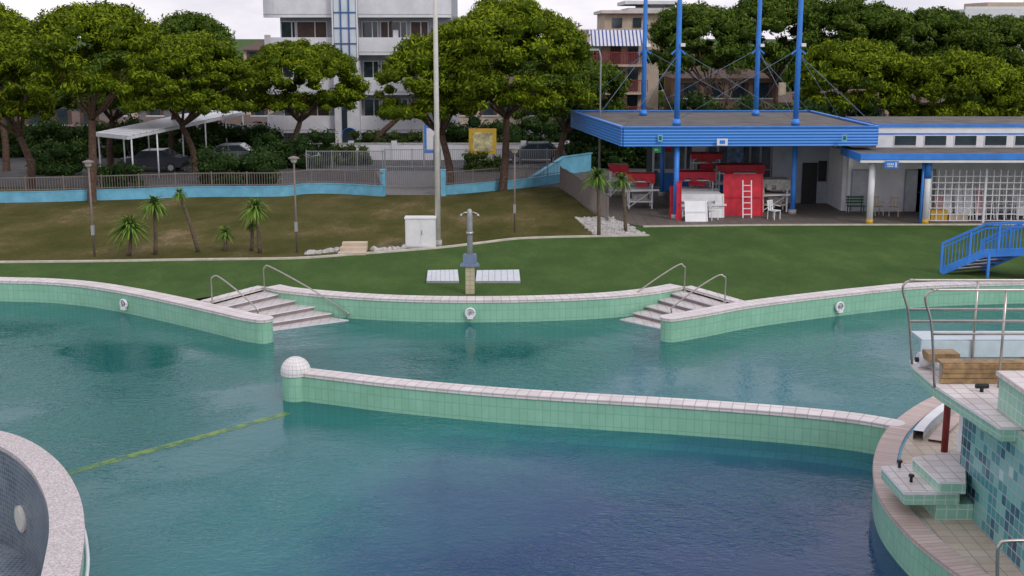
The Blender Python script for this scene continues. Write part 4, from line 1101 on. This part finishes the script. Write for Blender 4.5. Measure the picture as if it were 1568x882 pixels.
def car(u,v,col,name='parked_car'):
    p=G(u,v);o=O(name);m_=mat('car_paint_%d_%d'%(u,v),col,.25,.05,2,spec=.7)
    body=[(-2.1,.35),(-2.15,.7),(-2.0,.88),(-1.15,.98),(-.55,1.42),(.9,1.46),(1.55,1.05),(2.05,.95),(2.12,.6),(2.05,.33)]
    gl=[(-1.02,.98),(-.5,1.36),(.84,1.40),(1.38,1.04)]
    for (pf,w,mm,key) in((body,.85,m_,'body'),(gl,.858,darkglass,'glass')):
        a=[(p.x+x,p.y-w,z) for x,z in pf];b=[(p.x+x,p.y+w,z) for x,z in pf]
        o[key].face(a,mm);o[key].face(b[::-1],mm)
        if key=='body':
            for i in range(len(pf)):
                j=(i+1)%len(pf);o[key].face([a[i],b[i],b[j],a[j]],darkglass if i in(3,5) else mm)
    for x in(-1.35,1.35):
        for s in(-1,1):
            o['wheel'].tube([(p.x+x,p.y+s*.7,.32),(p.x+x,p.y+s*.88,.32)],.32,black,18);o['rim'].tube([(p.x+x,p.y+s*.87,.32),(p.x+x,p.y+s*.89,.32)],.19,galv,14)
    o['pillar'].box((p.x+.1,p.y-.865,.98),(p.x+.17,p.y+.865,1.42),m_)
    o['bumper'].box((p.x-2.2,p.y-.8,.35),(p.x-2.12,p.y+.8,.6),black);o['bumper'].box((p.x+2.11,p.y-.8,.35),(p.x+2.17,p.y+.8,.6),black);o.done()
car(820,249,(.1,.11,.13));car(236,262,(.03,.035,.05));car(352,252,(.12,.13,.15))
# ---------------------------------------------------------------- trees
pine((10,262),(-90,62,8,130),pineA,.75)
pine((48,292),(-60,80,56,186),pineA,.6,bend=.3)
pine((142,309),(45,240,10,148),pineA,.65)
pine((262,250),(228,350,22,110),pineB,.7)
pine((170,255),(90,260,70,166),pineB,.7)
pine((300,266),(190,378,58,172),pineA,.62,lean=-.6,bend=.2)
pine((456,247),(372,545,66,170),pineA,.62,lean=.1,bend=-.25)
pine((690,292),(583,735,58,182),pineA,.62)
pine((770,293),(660,905,4,166),pineA,.7,fork=.88)
pine((852,262),(800,962,88,186),pineB,.7)
pine((560,240),(640,760,40,150),pineB,.75)
for b,cr,mt_ in(((1100,232),(995,1140,10,112),pineB),((1190,226),(1105,1260,-8,96),pineB),((1290,224),(1225,1375,0,90),pineB),((1400,222),(1335,1490,18,100),pineB),((1520,222),(1450,1610,28,120),pineB),((1660,226),(1590,1760,20,150),pineB),
    ((1310,243),(1226,1392,64,170),pineA),((1408,246),(1383,1556,84,186),pineA),((1620,246),(1545,1690,96,190),pineA),((-140,250),(-260,-60,20,180),pineA)):
    pine(b,cr,mt_,.78,dens=23,leaf=.21)
hedge('shrub_mass',(D(318,240,75).x,75,0),(D(408,240,75).x,75,0),2.0,.75,shrubm)
hedge('shrub_mass',(D(60,240,80).x,80,0),(D(120,240,80).x,80,0),2.2,.7,shrubm)
hedge('shrub_mass',(D(-200,240,92).x,92,0),(D(420,240,92).x,92,0),2.4,.85,shrubm,.2,18)
hedge('shrub_mass',(D(160,240,72).x,72,0),(D(205,240,72).x,72,0),1.5,.55,shrubm)
hedge('shrub_mass',(D(395,240,84).x,84,0),(D(500,240,84).x,84,0),2.2,.7,shrubm)
hedge('hedge',(D(548,230,92).x,92,0),(D(645,230,92).x,92,0),1.8,.55,hedgem)
hedge('hedge',(D(505,230,86).x,86,0),(D(560,230,86).x,86,0),1.2,.45,hedgem)
hedge('shrub_mass',(D(690,230,92).x,92,0),(D(880,230,92).x,92,0),2.8,.8,shrubm,.2,18)
hedge('hedge',(D(715,250,82).x,82,0),(D(760,250,82).x,82,0),1.2,.4,hedgem)
hedge('shrub_mass',(D(880,230,84).x,84,0),(D(1000,230,84).x,84,0),3.4,.8,shrubm,.2,18)
hedge('shrub_mass',(D(990,200,88).x,88,0),(D(1330,200,88).x,88,0),4.0,.9,shrubm,.22,17)
hedge('shrub_mass',(D(1320,200,90).x,90,0),(D(1750,200,90).x,90,0),3.6,.9,shrubm,.22,17)
hedge('background_trees',(D(-300,200,150).x,150,0),(D(900,200,150).x,150,0),7,1.8,pineB,.4,7)
hedge('background_trees',(D(880,200,150).x,150,0),(D(1900,200,150).x,150,0),8.5,1.8,pineB,.4,7)
c=O('bare_tree');p=G(1105,240);x,y=p.x,p.y
barkg=mat('grey_bark',(.16,.12,.09),.9,.3,8)
def br(a,d,L,r,k):
    b=a+d*L;c['limbs'].tube([a,(a+b)/2+Vector((R(-.1,.1),0,.05)),b],[r,r*.8,r*.6],barkg,5)
    if k:
        for _ in range(3):
            nd=(d+Vector((R(-.8,.8),R(-.8,.8),R(-.1,.6)))).normalized();br(b,nd,L*.72,r*.58,k-1)
br(Vector((x,y,0)),Vector((0,0,1)),2.2,.12,5);c.done()
# ---------------------------------------------------------------- light, sky, camera
w=bpy.data.worlds.new('World');SC.world=w;w.use_nodes=True;N=w.node_tree.nodes;L=w.node_tree.links
bg=N['Background'];sky=N.new('ShaderNodeTexSky');sky.sky_type='NISHITA';sky.sun_disc=False
SE,SR=math.radians(40),math.radians(140)
sky.sun_elevation=SE;sky.sun_rotation=SR
tc=N.new('ShaderNodeTexCoord');mp_=N.new('ShaderNodeMapping');mp_.inputs['Scale'].default_value=(1,1,3);L.new(tc.outputs['Generated'],mp_.inputs['Vector'])
nz=N.new('ShaderNodeTexNoise');nz.inputs['Scale'].default_value=2.6;nz.inputs['Detail'].default_value=8;nz.inputs['Roughness'].default_value=.6;L.new(mp_.outputs[0],nz.inputs['Vector'])
r=N.new('ShaderNodeValToRGB');r.color_ramp.elements[0].position=.34;r.color_ramp.elements[0].color=(5.0,5.2,6.3,1);r.color_ramp.elements[1].position=.62;r.color_ramp.elements[1].color=(10.6,9.9,10.5,1)
L.new(nz.outputs['Fac'],r.inputs['Fac'])
mx=N.new('ShaderNodeMix');mx.data_type='RGBA';mx.inputs[0].default_value=.88;L.new(sky.outputs[0],mx.inputs[6]);L.new(r.outputs['Color'],mx.inputs[7])
L.new(mx.outputs[2],bg.inputs['Color']);bg.inputs['Strength'].default_value=.118
sd=bpy.data.lights.new('sun','SUN');sd.energy=1.2;sd.angle=math.radians(15);sd.color=(1,.97,.92)
so=bpy.data.objects.new('sun',sd);link(so)
dv=Vector((math.sin(SR)*math.cos(SE),math.cos(SR)*math.cos(SE),math.sin(SE)))
so.rotation_euler=dv.to_track_quat('Z','Y').to_euler();so.location=(0,0,60)
cd=bpy.data.cameras.new('camera');cd.sensor_width=36;cd.lens=36*F/1568;cd.clip_end=3000;cd.clip_start=.1
co=bpy.data.objects.new('camera',cd);co.location=CAM;co.rotation_euler=(math.pi/2-th,0,0);link(co);SC.camera=co
SC.view_settings.view_transform='Standard';SC.view_settings.look='None';SC.view_settings.exposure=0
